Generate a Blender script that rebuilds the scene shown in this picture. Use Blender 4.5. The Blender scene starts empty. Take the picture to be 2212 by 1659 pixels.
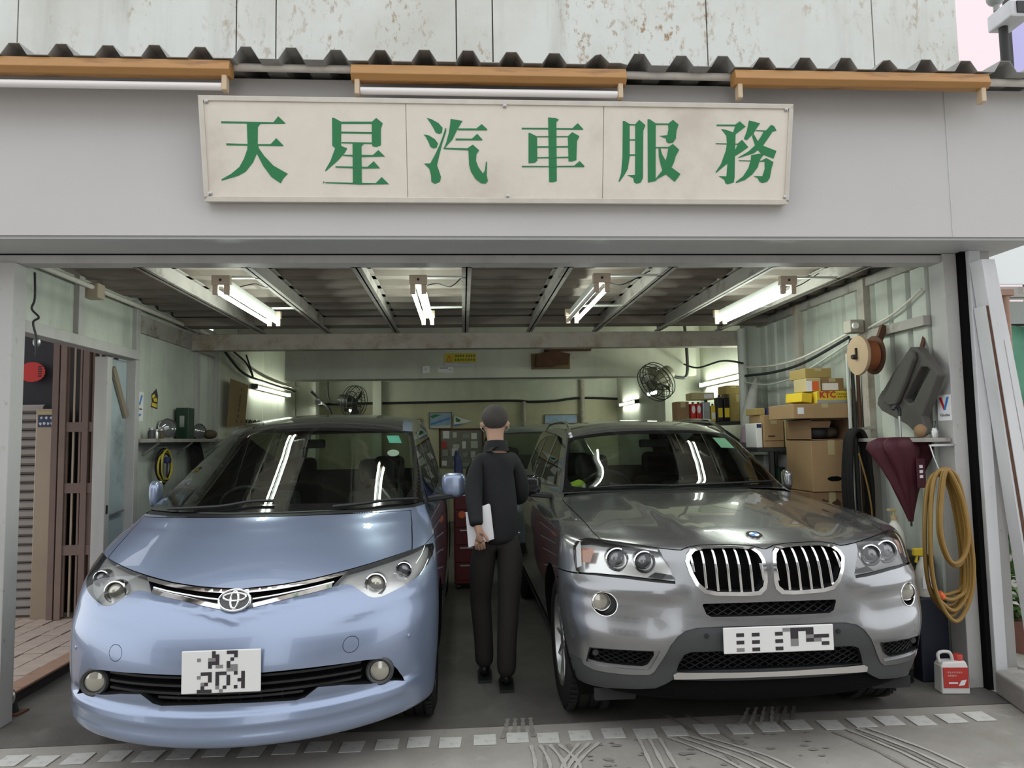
import bpy, bmesh, math, random
import numpy as np
from mathutils import Vector, Matrix, Euler
from mathutils.geometry import delaunay_2d_cdt, tessellate_polygon
random.seed(7)
rng = np.random.default_rng(7)
sc = bpy.context.scene
COL = sc.collection
PI = math.pi

# ------------------------------------------------------------------ camera
cam_d = bpy.data.cameras.new('camera'); cam = bpy.data.objects.new('camera', cam_d); COL.objects.link(cam)
cam_d.sensor_fit = 'HORIZONTAL'; cam_d.sensor_width = 36.0; cam_d.lens = 36.0 * 1560.0 / 2212.0
cam_d.clip_start = 0.05; cam_d.clip_end = 200
_R = Matrix(((0.997562, -0.067592, -0.017347), (0.012131, -0.076838, 0.996970), (-0.068720, -0.994750, -0.075831)))  # world -> camera
cam.matrix_world = Matrix.Translation((0, 0, 1.48)) @ _R.transposed().to_4x4()
sc.camera = cam

# ------------------------------------------------------------------ world, exposure
wd = bpy.data.worlds.new('overcast'); sc.world = wd; wd.use_nodes = True
bg = wd.node_tree.nodes['Background']; bg.inputs[0].default_value = (0.93, 0.965, 1.0, 1); bg.inputs[1].default_value = 1.75
sc.view_settings.view_transform = 'Standard'; sc.view_settings.look = 'None'
sc.view_settings.exposure = 0.0; sc.view_settings.gamma = 1.0; sc.view_settings.use_curve_mapping = False

# ------------------------------------------------------------------ materials
MATS = {}
def newmat(name):
    m = bpy.data.materials.new(name); m.use_nodes = True
    nt = m.node_tree; b = nt.nodes['Principled BSDF']
    MATS[name] = m
    return m, nt, b
def setin(b, k, v):
    if k in b.inputs: b.inputs[k].default_value = v
def M(name, col, rough=0.6, metal=0.0, var=0.0, vs=4.0, bump=0.0, bs=40.0, coat=0.0, spec=0.5, emit=0.0, emitcol=None, stretch=(1, 1, 1), dirt=None, dscale=2.0, damt=0.5):
    """plain procedural surface: base colour with noise variation, optional second colour in blotches, fine bump"""
    m, nt, b = newmat(name); N = nt.nodes; L = nt.links
    c = (*col, 1) if len(col) == 3 else col
    b.inputs['Base Color'].default_value = c; b.inputs['Roughness'].default_value = rough; b.inputs['Metallic'].default_value = metal
    setin(b, 'Coat Weight', coat); setin(b, 'Coat Roughness', 0.03); setin(b, 'Specular IOR Level', spec)
    if emit: setin(b, 'Emission Color', (*(emitcol or col), 1)); setin(b, 'Emission Strength', emit)
    if var or bump or dirt:
        tc = N.new('ShaderNodeTexCoord'); mp = N.new('ShaderNodeMapping'); L.new(tc.outputs['Object'], mp.inputs[0]); mp.inputs['Scale'].default_value = stretch
        out = None
        if var:
            n = N.new('ShaderNodeTexNoise'); n.inputs['Scale'].default_value = vs; n.inputs['Detail'].default_value = 6; L.new(mp.outputs[0], n.inputs['Vector'])
            mx = N.new('ShaderNodeMix'); mx.data_type = 'RGBA'; mx.inputs['A'].default_value = tuple(x * (1 - var) for x in c[:3]) + (1,); mx.inputs['B'].default_value = tuple(min(1, x * (1 + var)) for x in c[:3]) + (1,)
            L.new(n.outputs['Fac'], mx.inputs['Factor']); out = mx.outputs['Result']
        if dirt:
            n2 = N.new('ShaderNodeTexNoise'); n2.inputs['Scale'].default_value = dscale; n2.inputs['Detail'].default_value = 8; n2.inputs['Roughness'].default_value = 0.65; L.new(mp.outputs[0], n2.inputs['Vector'])
            cr = N.new('ShaderNodeValToRGB'); cr.color_ramp.elements[0].position = 0.62 - 0.3 * damt; cr.color_ramp.elements[1].position = 0.78 - 0.2 * damt
            L.new(n2.outputs['Fac'], cr.inputs[0])
            mx2 = N.new('ShaderNodeMix'); mx2.data_type = 'RGBA'; mx2.inputs['A'].default_value = c; mx2.inputs['B'].default_value = (*dirt, 1)
            if out: L.new(out, mx2.inputs['A'])
            L.new(cr.outputs[0], mx2.inputs['Factor']); out = mx2.outputs['Result']
        if out: L.new(out, b.inputs['Base Color'])
        if bump:
            n3 = N.new('ShaderNodeTexNoise'); n3.inputs['Scale'].default_value = bs; n3.inputs['Detail'].default_value = 4; L.new(mp.outputs[0], n3.inputs['Vector'])
            bp = N.new('ShaderNodeBump'); bp.inputs['Strength'].default_value = bump; bp.inputs['Distance'].default_value = 0.01
            L.new(n3.outputs['Fac'], bp.inputs['Height']); L.new(bp.outputs[0], b.inputs['Normal'])
    return m
def glassmat(name, tint, refl=1.0, rough=0.0, ior=1.5):
    """clear sheet: fresnel-weighted mirror over a tinted see-through layer"""
    m, nt, b = newmat(name); N = nt.nodes; L = nt.links; N.remove(b)
    tr = N.new('ShaderNodeBsdfTransparent'); tr.inputs[0].default_value = (*tint, 1)
    gl = N.new('ShaderNodeBsdfGlossy'); gl.inputs['Roughness'].default_value = rough; gl.inputs[0].default_value = (refl, refl, refl, 1)
    fr = N.new('ShaderNodeFresnel'); fr.inputs[0].default_value = ior
    mx = N.new('ShaderNodeMixShader'); L.new(fr.outputs[0], mx.inputs[0]); L.new(tr.outputs[0], mx.inputs[1]); L.new(gl.outputs[0], mx.inputs[2])
    L.new(mx.outputs[0], N['Material Output'].inputs[0])
    return m
def emitmat(name, col, s):
    m, nt, b = newmat(name); nt.nodes.remove(b); e = nt.nodes.new('ShaderNodeEmission'); e.inputs[0].default_value = (*col, 1); e.inputs[1].default_value = s
    nt.links.new(e.outputs[0], nt.nodes['Material Output'].inputs[0]); return m
def paint(name, col, metal=0.55, rough=0.3, flake=0.03):
    m = M(name, col, rough, metal, var=flake, vs=900, coat=1.0); return m

def panel_mat(name, base, stain, rust, streak=1.0, rustamt=0.5):
    """painted sheet steel: soft grey weathering, vertical streaks and rust specks"""
    m, nt, b = newmat(name); N = nt.nodes; L = nt.links
    tc = N.new('ShaderNodeTexCoord')
    def noise(scale, sx=(1, 1, 1), det=6, rgh=0.6):
        mp = N.new('ShaderNodeMapping'); mp.inputs['Scale'].default_value = sx; L.new(tc.outputs['Object'], mp.inputs[0])
        n = N.new('ShaderNodeTexNoise'); n.inputs['Scale'].default_value = scale; n.inputs['Detail'].default_value = det; n.inputs['Roughness'].default_value = rgh
        L.new(mp.outputs[0], n.inputs['Vector']); return n.outputs['Fac']
    def ramp(s, a, c):
        r = N.new('ShaderNodeValToRGB'); r.color_ramp.elements[0].position = a; r.color_ramp.elements[1].position = c; L.new(s, r.inputs[0]); return r.outputs[0]
    def mix(f, A, B, k=1.0):
        x = N.new('ShaderNodeMix'); x.data_type = 'RGBA'
        if isinstance(A, tuple): x.inputs['A'].default_value = (*A, 1)
        else: L.new(A, x.inputs['A'])
        x.inputs['B'].default_value = (*B, 1)
        if k != 1.0:
            mm = N.new('ShaderNodeMath'); mm.operation = 'MULTIPLY'; mm.inputs[1].default_value = k; L.new(f, mm.inputs[0]); f = mm.outputs[0]
        L.new(f, x.inputs['Factor']); return x.outputs['Result']
    c = mix(ramp(noise(1.1), 0.45, 0.75), base, stain, 0.7)
    c = mix(ramp(noise(5, (1, 1, 0.12)), 0.5, 0.8), c, tuple(x * 0.75 for x in stain), 0.6 * streak)
    f = ramp(noise(26, (1, 1, 0.55), 8, 0.7), 0.66 - 0.09 * rustamt, 0.74 - 0.08 * rustamt)
    g = ramp(noise(2.2, (1, 1, 0.3)), 0.46, 0.62)
    mm = N.new('ShaderNodeMath'); mm.operation = 'MULTIPLY'; L.new(f, mm.inputs[0]); L.new(g, mm.inputs[1])
    c = mix(mm.outputs[0], c, rust, 0.9)
    L.new(c, b.inputs['Base Color']); b.inputs['Roughness'].default_value = 0.6
    return m

white = (0.8, 0.8, 0.78)
M('fascia', (0.52, 0.50, 0.485), 0.75, var=0.06, vs=2.2, bump=0.05, bs=120)
M('soffit', (0.50, 0.51, 0.50), 0.45, var=0.1, vs=3, stretch=(1, 1, 1))
panel_mat('upper_panel', (0.62, 0.63, 0.59), (0.44, 0.42, 0.36), (0.27, 0.15, 0.05), 1.0, 1.35)
panel_mat('wall_panel', (0.52, 0.55, 0.49), (0.27, 0.29, 0.24), (0.10, 0.09, 0.06), 1.0, 0.3)
panel_mat('wall_inner', (0.58, 0.60, 0.50), (0.38, 0.40, 0.32), (0.12, 0.11, 0.07), 0.6, 0.2)
panel_mat('wall_back', (0.54, 0.52, 0.36), (0.27, 0.27, 0.18), (0.12, 0.11, 0.07), 0.4, 0.2)
panel_mat('post', (0.44, 0.43, 0.415), (0.30, 0.29, 0.27), (0.16, 0.09, 0.05), 0.8, 0.5)
panel_mat('gate_white', (0.62, 0.62, 0.63), (0.48, 0.48, 0.48), (0.2, 0.16, 0.12), 0.5, 0.2)
M('roof_sheet', (0.34, 0.335, 0.32), 0.55, 0.2, var=0.25, vs=8, dirt=(0.2, 0.12, 0.06), dscale=5, damt=0.15)
M('ceiling_deck', (0.24, 0.21, 0.18), 0.75, var=0.25, vs=5, stretch=(0.3, 1, 1), dirt=(0.14, 0.105, 0.075), dscale=3, damt=0.35)
M('joist', (0.34, 0.32, 0.29), 0.6, var=0.2, vs=6, dirt=(0.12, 0.09, 0.06), dscale=5, damt=0.3)
M('beam', (0.42, 0.385, 0.33), 0.7, var=0.2, vs=6, dirt=(0.25, 0.19, 0.13), dscale=4, damt=0.45)
M('plate_grey', (0.5, 0.5, 0.48), 0.6, var=0.1)
M('sign_face', (0.74, 0.67, 0.58), 0.55, var=0.05, vs=14, dirt=(0.60, 0.53, 0.45), dscale=1.6, damt=0.35)
M('sign_frame', (0.62, 0.57, 0.5), 0.45, 0.2, var=0.15, vs=12)
M('sign_green', (0.018, 0.19, 0.065), 0.55, var=0.1, vs=30)
M('steel', (0.45, 0.45, 0.44), 0.35, 0.9, var=0.1)
M('chrome', (0.85, 0.85, 0.86), 0.06, 1.0)
M('satin', (0.76, 0.75, 0.74), 0.2, 1.0)
M('black', (0.012, 0.012, 0.013), 0.5)
M('black_gloss', (0.01, 0.01, 0.011), 0.08)
M('black_matt', (0.02, 0.02, 0.02), 0.85)
M('void', (0.004, 0.004, 0.004), 0.9, spec=0.1)
M('grey_plastic', (0.048, 0.049, 0.05), 0.55, var=0.08, vs=60)
M('rubber', (0.011, 0.0105, 0.010), 0.75, var=0.2, vs=20, spec=0.25)
M('batten', (0.40, 0.20, 0.06), 0.5, var=0.25, vs=7, stretch=(0.4, 3, 3), dirt=(0.16, 0.07, 0.03), dscale=6, damt=0.25)
M('holder', (0.55, 0.42, 0.28), 0.5)
M('tube_off', (0.80, 0.76, 0.74), 0.25)
M('pipe_white', (0.62, 0.58, 0.52), 0.5, var=0.2, vs=20)
emitmat('tube_on', (0.90, 1.0, 0.90), 30.0)
emitmat('tube_dim', (0.93, 1.0, 0.88), 45.0); emitmat('tube_wall', (0.92, 1.0, 0.87), 50.0)
M('cap_beige', (0.45, 0.37, 0.28), 0.5, var=0.1)
M('fitting', (0.50, 0.52, 0.48), 0.5, var=0.1)
paint('paint_blue', (0.25, 0.305, 0.43), 0.55, 0.30)
paint('paint_silver', (0.27, 0.27, 0.275), 0.8, 0.26)
paint('paint_bluegrey', (0.17, 0.23, 0.31), 0.4, 0.3)
M('roof_dark', (0.03, 0.03, 0.032), 0.12, coat=0.6)
glassmat('windshield', (0.74, 0.82, 0.76))
glassmat('side_glass', (0.45, 0.50, 0.46))
glassmat('lamp_glass', (0.96, 0.97, 0.97))
M('lamp_bowl', (0.80, 0.79, 0.77), 0.22, 0.6)
M('lamp_dark', (0.10, 0.10, 0.10), 0.3, 0.5)
M('lamp_lens', (0.16, 0.16, 0.17), 0.04, 0.3, coat=1.0)
M('fog_glass', (0.42, 0.40, 0.34), 0.12, 0.5, coat=1.0)
M('amber', (0.45, 0.16, 0.05), 0.2, coat=1.0)
M('plate_white', (0.74, 0.73, 0.71), 0.35)
M('print_black', (0.03, 0.026, 0.03), 0.5)
M('print_grey', (0.22, 0.21, 0.21), 0.5)
M('cabin', (0.05, 0.052, 0.05), 0.8)
M('dash', (0.30, 0.32, 0.30), 0.75, var=0.1, vs=40)
M('seat', (0.035, 0.036, 0.038), 0.85, var=0.2, vs=30)
M('seat_tan', (0.16, 0.14, 0.11), 0.8)
M('sticker_teal', (0.25, 0.62, 0.55), 0.5)
M('sticker_mint', (0.42, 0.66, 0.52), 0.5)
M('sticker_pale', (0.70, 0.73, 0.68), 0.5)
M('blue', (0.05, 0.22, 0.55), 0.4); M('red', (0.55, 0.02, 0.015), 0.5); M('yellow', (0.72, 0.52, 0.03), 0.5); M('white', (0.78, 0.78, 0.76), 0.5)

# ------------------------------------------------------------------ mesh helpers
class MB:
    """collects vertices and faces of one mesh"""
    def __init__(s): s.v = []; s.f = []
    def add(s, vs, fs):
        o = len(s.v); s.v += [tuple(map(float, p)) for p in vs]; s.f += [tuple(o + i for i in f) for f in fs]; return s
    def box(s, x0, x1, y0, y1, z0, z1):
        return s.add([(x0, y0, z0), (x1, y0, z0), (x1, y1, z0), (x0, y1, z0), (x0, y0, z1), (x1, y0, z1), (x1, y1, z1), (x0, y1, z1)],
                     [(0, 3, 2, 1), (4, 5, 6, 7), (0, 1, 5, 4), (1, 2, 6, 5), (2, 3, 7, 6), (3, 0, 4, 7)])
    def obox(s, c, size, rot=(0, 0, 0)):
        E = Euler(rot).to_matrix(); c = Vector(c); hx, hy, hz = (k / 2 for k in size)
        ps = [c + E @ Vector(p) for p in ((-hx, -hy, -hz), (hx, -hy, -hz), (hx, hy, -hz), (-hx, hy, -hz), (-hx, -hy, hz), (hx, -hy, hz), (hx, hy, hz), (-hx, hy, hz))]
        return s.add(ps, [(0, 3, 2, 1), (4, 5, 6, 7), (0, 1, 5, 4), (1, 2, 6, 5), (2, 3, 7, 6), (3, 0, 4, 7)])
    def bar(s, a, b, w, h):
        """rectangular bar between two points, w across, h in the up direction"""
        a = Vector(a); b = Vector(b); d = (b - a).normalized(); up = Vector((0, 0, 1)) if abs(d.z) < 0.9 else Vector((0, 1, 0))
        x = d.cross(up).normalized(); z = x.cross(d).normalized()
        ps = [p + x * i * w / 2 + z * j * h / 2 for p in (a, b) for i, j in ((-1, -1), (1, -1), (1, 1), (-1, 1))]
        return s.add(ps, [(3, 2, 1, 0), (4, 5, 6, 7), (0, 1, 5, 4), (1, 2, 6, 5), (2, 3, 7, 6), (3, 0, 4, 7)])
    def tube(s, pts, r, seg=8, closed=False, caps=True):
        P = [Vector(p) for p in pts]; n = len(P); rs = r if isinstance(r, (list, tuple)) else [r] * n
        rings = []; prev = None
        for i, p in enumerate(P):
            if closed: t = (P[(i + 1) % n] - P[i - 1])
            else: t = P[min(i + 1, n - 1)] - P[max(i - 1, 0)]
            t = t.normalized() if t.length > 1e-9 else Vector((0, 0, 1))
            if prev is None:
                a = Vector((0, 0, 1)) if abs(t.z) < 0.9 else Vector((1, 0, 0)); x = t.cross(a).normalized()
            else:
                x = (prev - t * prev.dot(t)); x = x.normalized() if x.length > 1e-6 else t.orthogonal().normalized()
            prev = x; y = t.cross(x)
            rings.append([p + (x * math.cos(2 * PI * k / seg) + y * math.sin(2 * PI * k / seg)) * rs[i] for k in range(seg)])
        vs = [q for rg in rings for q in rg]; fs = []
        m = n if closed else n - 1
        for i in range(m):
            j = (i + 1) % n
            for k in range(seg):
                l = (k + 1) % seg; fs.append((i * seg + k, i * seg + l, j * seg + l, j * seg + k))
        if caps and not closed:
            fs.append(tuple(range(seg))[::-1]); fs.append(tuple((n - 1) * seg + k for k in range(seg)))
        return s.add(vs, fs)
    def cyl(s, a, b, r, seg=16, r2=None): return s.tube([a, b], [r, r if r2 is None else r2], seg)
    def lathe(s, prof, org, axis=(0, 0, 1), seg=24, caps=True):
        """prof: (radius, height) along axis from org"""
        ax = Vector(axis).normalized(); x = ax.orthogonal().normalized(); y = ax.cross(x); o = Vector(org)
        vs = [o + ax * h + (x * math.cos(2 * PI * k / seg) + y * math.sin(2 * PI * k / seg)) * max(r, 1e-5) for r, h in prof for k in range(seg)]
        fs = [(i * seg + k, i * seg + (k + 1) % seg, (i + 1) * seg + (k + 1) % seg, (i + 1) * seg + k) for i in range(len(prof) - 1) for k in range(seg)]
        if caps:
            fs.append(tuple(range(seg))[::-1]); fs.append(tuple((len(prof) - 1) * seg + k for k in range(seg)))
        return s.add(vs, fs)
    def prism(s, poly, fn, t0, t1):
        """polygon (a,b) extruded from t0 to t1, mapped to space by fn(a,b,t)"""
        n = len(poly); vs = [fn(a, b, t0) for a, b in poly] + [fn(a, b, t1) for a, b in poly]
        tr = tessellate_polygon([[Vector((a, b, 0)) for a, b in poly]])
        fs = [tuple(t) for t in tr] + [tuple(n + i for i in t[::-1]) for t in tr] + [(i, (i + 1) % n, n + (i + 1) % n, n + i) for i in range(n)]
        return s.add(vs, fs)
    def ball(s, c, r, seg=16, rings=10):
        rr = r if isinstance(r, (tuple, list)) else (r, r, r); vs = []; fs = []
        for i in range(rings + 1):
            th = PI * i / rings
            for k in range(seg):
                ph = 2 * PI * k / seg; vs.append((c[0] + rr[0] * math.sin(th) * math.cos(ph), c[1] + rr[1] * math.sin(th) * math.sin(ph), c[2] + rr[2] * math.cos(th)))
        for i in range(rings):
            for k in range(seg): fs.append((i * seg + k, (i + 1) * seg + k, (i + 1) * seg + (k + 1) % seg, i * seg + (k + 1) % seg))
        return s.add(vs, fs)
    def build(s, name, mat, parent=None, smooth=False, bevel=0.0, org=None, angle=None, solid=0.0):
        """links ONE mesh object; vertices are in the parent's space, or in the world when there is no parent (org = origin)"""
        me = bpy.data.meshes.new(name); v = s.v
        if org is not None: v = [(p[0] - org[0], p[1] - org[1], p[2] - org[2]) for p in v]
        me.from_pydata(v, [], s.f); me.validate(verbose=False)
        if mat: me.materials.append(MATS[mat] if isinstance(mat, str) else mat)
        bm = bmesh.new(); bm.from_mesh(me); bmesh.ops.remove_doubles(bm, verts=bm.verts, dist=1e-5); bmesh.ops.recalc_face_normals(bm, faces=bm.faces); bm.to_mesh(me); bm.free()
        if smooth:
            me.polygons.foreach_set('use_smooth', [True] * len(me.polygons))
            me.set_sharp_from_angle(angle=math.radians(angle or 40))
        o = bpy.data.objects.new(name, me); COL.objects.link(o)
        if org is not None: o.location = org
        if parent is not None: o.parent = parent
        if solid:
            m = o.modifiers.new('t', 'SOLIDIFY'); m.thickness = solid
        if bevel:
            m = o.modifiers.new('b', 'BEVEL'); m.width = bevel; m.segments = 2; m.limit_method = 'ANGLE'
        return o
def thing(name, label, cat, loc=(0, 0, 0), rotz=0.0, group=None):
    o = bpy.data.objects.new(name, None); COL.objects.link(o); o.location = loc; o.rotation_euler = (0, 0, rotz); o.empty_display_size = 0.1
    return tag(o, label, cat, group)
def tag(o, label, cat, group=None, kind=None):
    o['label'] = label; o['category'] = cat
    if group: o['group'] = group
    if kind: o['kind'] = kind
    return o
def struct(o, label=None):
    o['kind'] = 'structure'
    if label: o['label'] = label
    return o
def dup(o, loc=None, rotz=None, label=None, parent=None):
    c = o.copy(); COL.objects.link(c)
    if parent is not None: c.parent = parent
    if loc is not None: c.location = loc
    if rotz is not None: c.rotation_euler = (0, 0, rotz)
    if label: c['label'] = label
    for ch in list(o.children): dup(ch, parent=c)
    return c
def share(o, loc, parent=None, name=None, rot=None, scale=None):
    c = bpy.data.objects.new(name or o.name.split('.')[0], o.data); COL.objects.link(c); c.location = loc
    if rot: c.rotation_euler = rot
    if scale: c.scale = scale
    if parent is not None: c.parent = parent
    for m in o.modifiers:
        n = c.modifiers.new(m.name, m.type)
        for a in ('width', 'segments', 'limit_method', 'thickness'):
            if hasattr(m, a): setattr(n, a, getattr(m, a))
    return c
def text_mb(txt, size, fn, bold=0.0):
    """letter outlines as flat polygons, mapped by fn(x,y)"""
    cu = bpy.data.curves.new('t', 'FONT'); cu.body = txt; cu.size = size; cu.align_x = 'CENTER'; cu.align_y = 'CENTER'; cu.offset = bold; cu.resolution_u = 2
    o = bpy.data.objects.new('t', cu); COL.objects.link(o); bpy.context.view_layer.update()
    me = bpy.data.meshes.new_from_object(o.evaluated_get(bpy.context.evaluated_depsgraph_get()))
    mb = MB().add([fn(v.co.x, v.co.y) for v in me.vertices], [tuple(p.vertices) for p in me.polygons])
    bpy.data.objects.remove(o); bpy.data.curves.remove(cu); bpy.data.meshes.remove(me)
    return mb
def spline(pts, n=8, closed=False):
    """Catmull-Rom through points"""
    P = [np.array(p, float) for p in pts]; m = len(P); out = []
    for i in range(m if closed else m - 1):
        if closed: a, b, c, d = P[i - 1], P[i], P[(i + 1) % m], P[(i + 2) % m]
        else: a, b, c, d = P[max(i - 1, 0)], P[i], P[i + 1], P[min(i + 2, m - 1)]
        for k in range(n):
            t = k / n; out.append(tuple(0.5 * ((2 * b) + (c - a) * t + (2 * a - 5 * b + 4 * c - d) * t * t + (3 * b - a - 3 * c + d) * t ** 3)))
    if not closed: out.append(tuple(P[-1]))
    return out

def blots(name, mat, parent, fn, spots, w, h, seed=1):
    """print too small to read in the photograph: one irregular dab per character"""
    r = random.Random(seed)
    for x, y in spots:
        k = 9; poly = [(x + w * .5 * (.6 + .5 * r.random()) * math.cos(2 * PI * i / k), y + h * .5 * (.6 + .5 * r.random()) * math.sin(2 * PI * i / k)) for i in range(k)]
        MB().add([fn(a, b) for a, b in poly], [tuple(range(k))]).build(name, mat, parent)

# ------------------------------------------------------------------ ground and floor
def concrete(name, base, dark, pale, wet=False):
    m, nt, b = newmat(name); N = nt.nodes; L = nt.links
    tc = N.new('ShaderNodeTexCoord')
    def noise(scale, sx=(1, 1, 1), det=8, rg=0.6):
        mp = N.new('ShaderNodeMapping'); mp.inputs['Scale'].default_value = sx; L.new(tc.outputs['Object'], mp.inputs[0])
        n = N.new('ShaderNodeTexNoise'); n.inputs['Scale'].default_value = scale; n.inputs['Detail'].default_value = det; n.inputs['Roughness'].default_value = rg; L.new(mp.outputs[0], n.inputs['Vector']); return n.outputs['Fac']
    def ramp(s, a, c):
        r = N.new('ShaderNodeValToRGB'); r.color_ramp.elements[0].position = a; r.color_ramp.elements[1].position = c; L.new(s, r.inputs[0]); return r.outputs[0]
    def mix(f, A, B):
        x = N.new('ShaderNodeMix'); x.data_type = 'RGBA'
        if isinstance(A, tuple): x.inputs['A'].default_value = (*A, 1)
        else: L.new(A, x.inputs['A'])
        x.inputs['B'].default_value = (*B, 1); L.new(f, x.inputs['Factor']); return x.outputs['Result']
    c = mix(ramp(noise(1.3), 0.4, 0.7), base, dark)
    c = mix(ramp(noise(3.1, (1, 1, 1)), 0.58, 0.8), c, pale)
    c = mix(ramp(noise(30), 0.62, 0.75), c, dark)
    L.new(c, b.inputs['Base Color'])
    rr = N.new('ShaderNodeMapRange'); rr.inputs['To Min'].default_value = 0.35 if wet else 0.6; rr.inputs['To Max'].default_value = 0.8 if wet else 0.9; L.new(noise(2.0), rr.inputs['Value']); L.new(rr.outputs[0], b.inputs['Roughness'])
    bp = N.new('ShaderNodeBump'); bp.inputs['Strength'].default_value = 0.25; bp.inputs['Distance'].default_value = 0.01; L.new(noise(60), bp.inputs['Height']); L.new(bp.outputs[0], b.inputs['Normal'])
    return m
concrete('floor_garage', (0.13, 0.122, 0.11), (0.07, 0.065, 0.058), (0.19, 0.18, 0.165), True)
concrete('road', (0.37, 0.345, 0.31), (0.24, 0.22, 0.19), (0.50, 0.475, 0.43))
concrete('kerb_stone', (0.34, 0.33, 0.31), (0.22, 0.2, 0.18), (0.55, 0.53, 0.5))
M('paint_white_worn', (0.56, 0.55, 0.51), 0.75, var=0.12, vs=40, dirt=(0.33, 0.315, 0.29), dscale=22, damt=0.3)
M('skid_dark', (0.24, 0.22, 0.19), 0.8, var=0.4, vs=30)
M('skid_pale', (0.43, 0.405, 0.365), 0.8, var=0.15, vs=30)
M('paver', (0.40, 0.315, 0.27), 0.8, var=0.2, vs=9, bump=0.15, bs=90)
M('paver_brown', (0.30, 0.18, 0.125), 0.75, var=0.2, vs=9)
M('grout', (0.10, 0.08, 0.07), 0.9)

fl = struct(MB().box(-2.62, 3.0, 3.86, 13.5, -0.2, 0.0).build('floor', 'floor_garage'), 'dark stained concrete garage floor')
rd = struct(MB().box(-14, 14, -9.0, 3.855, -0.2, -0.002).build('road', 'road'), 'pale worn concrete driveway in front of the garage')
# painted square dashes across the threshold
tile = None
xs = np.arange(-2.32, 2.75, 0.1605)
for i, x in enumerate(xs):
    w = 0.112; y = 3.69 + 0.012 * math.sin(i * 2.1); sk = 0.0
    b = MB().prism([(-w / 2, -0.058), (w / 2 - 0.004 * (i % 3), -0.06), (w / 2, 0.056 + 0.004 * (i % 2)), (-w / 2 + 0.003, 0.06)], lambda a, c, t: (a, c, t), 0.0, 0.003)
    o = b.build('paint_square', 'paint_white_worn', rd); o.location = (x + 0.006 * math.sin(i * 1.7), y, 0.0)
# tyre marks and oil drips on the driveway
def strip(pts, w, z=0.0012):
    mb = MB(); P = spline(pts, 6); n = len(P); vs = []
    for i, p in enumerate(P):
        a = np.array(P[min(i + 1, n - 1)]) - np.array(P[max(i - 1, 0)]); a /= np.linalg.norm(a) + 1e-9; q = np.array((-a[1], a[0])) * w / 2 * (0.75 + 0.25 * math.sin(i * 1.9))
        vs += [(p[0] - q[0], p[1] - q[1], z), (p[0] + q[0], p[1] + q[1], z)]
    mb.add(vs, [(2 * i, 2 * i + 1, 2 * i + 3, 2 * i + 2) for i in range(n - 1)]); return mb
for (xa, ya, xb, yb, k, sp_, cv, mt) in ((.40, 3.60, .30, 3.05, 4, .045, .05, 'skid_pale'), (.62, 3.60, .50, 3.05, 3, .05, -.06, 'skid_pale'), (.92, 3.62, .90, 3.0, 3, .05, 0, 'skid_pale'), (1.10, 3.62, 1.42, 3.1, 4, .055, .03, 'skid_pale'), (1.62, 3.95, 1.50, 3.72, 4, .045, 0, 'skid_pale'), (1.98, 3.62, 2.18, 3.05, 3, .055, .02, 'skid_pale'),
                                        (.30, 3.95, .28, 3.70, 4, .04, 0, 'skid_dark'), (1.16, 3.9, 1.35, 3.30, 2, .10, .02, 'skid_dark'), (1.74, 3.95, 1.60, 3.70, 4, .045, 0, 'skid_dark'), (.46, 3.60, .38, 3.10, 3, .06, .03, 'skid_dark'), (1.93, 3.6, 2.1, 3.1, 2, .11, .02, 'skid_dark')):
    for j in range(k):
        o_ = (j - k / 2) * sp_; q = strip([(xa + o_, ya), ((xa + xb) / 2 + o_ * 1.1 + cv * (1 + .4 * j), (ya + yb) / 2), (xb + o_ * 1.3, yb)], 0.022 if mt == 'skid_pale' else .026, 0.0033 + .00012 * j + .0004 * abs(xa - 1) if mt == 'skid_pale' else 0.0012 + 0.00015 * j + .0003 * abs(yb - 3))
        q.build('tyre_mark', mt, rd)
mb = MB()
for i in range(46):
    cx = random.uniform(0.55, 1.7); cy = random.uniform(3.25, 3.62); r = random.uniform(0.006, 0.022)
    ring = [(cx + r * (1 + 0.3 * random.random()) * math.cos(a), cy + r * 0.7 * math.sin(a), 0.0022 + i * 2e-5) for a in np.linspace(0, 2 * PI, 9)[:-1]]
    mb.add(ring, [tuple(range(8))])
o = mb.build('oil_drip', 'skid_dark', rd); o['kind'] = 'stuff'
# left walkway of small pavers with a brown edge course
wk = struct(MB().box(-8.0, -2.62, 3.2, 12, -0.18, 0.075).build('walkway', 'grout'), 'raised side walkway of pinkish pavers')
pv = None; pe = None
for j in range(16):
    for i in range(12):
        x = -2.76 - i * 0.155; y = 4.02 + j * 0.16
        if pv is None: pv = MB().box(-0.072, 0.072, -0.075, 0.075, 0.0, 0.012).build('paver', 'paver', wk, bevel=0.003); pv.location = (x, y, 0.075)
        else: share(pv, (x, y, 0.075 + 0.0015 * ((i * 7 + j * 3) % 4)), wk, 'paver')
for j in range(16):
    y = 3.9 + j * 0.245
    if pe is None: pe = MB().box(-0.06, 0.06, -0.119, 0.119, 0.0, 0.014).build('edge_paver', 'paver_brown', wk, bevel=0.003); pe.location = (-2.63, y, 0.075)
    else: share(pe, (-2.63, y, 0.075), wk, 'edge_paver')

# ------------------------------------------------------------------ facade
wf = struct(MB().box(-5.5, 3.28, 3.80, 4.19, 2.567, 3.42).build('wall_front', 'fascia'), 'plain grey fascia panel above the garage opening')
for x, w in ((2.757, 0.003),):
    MB().box(x - w, x + w, 3.797, 3.802, 2.57, 3.42).build('panel_joint', 'soffit', wf)
MB().box(-5.5, 3.27, 3.815, 4.19, 2.552, 2.567).build('soffit_plate', 'soffit', wf)
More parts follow.
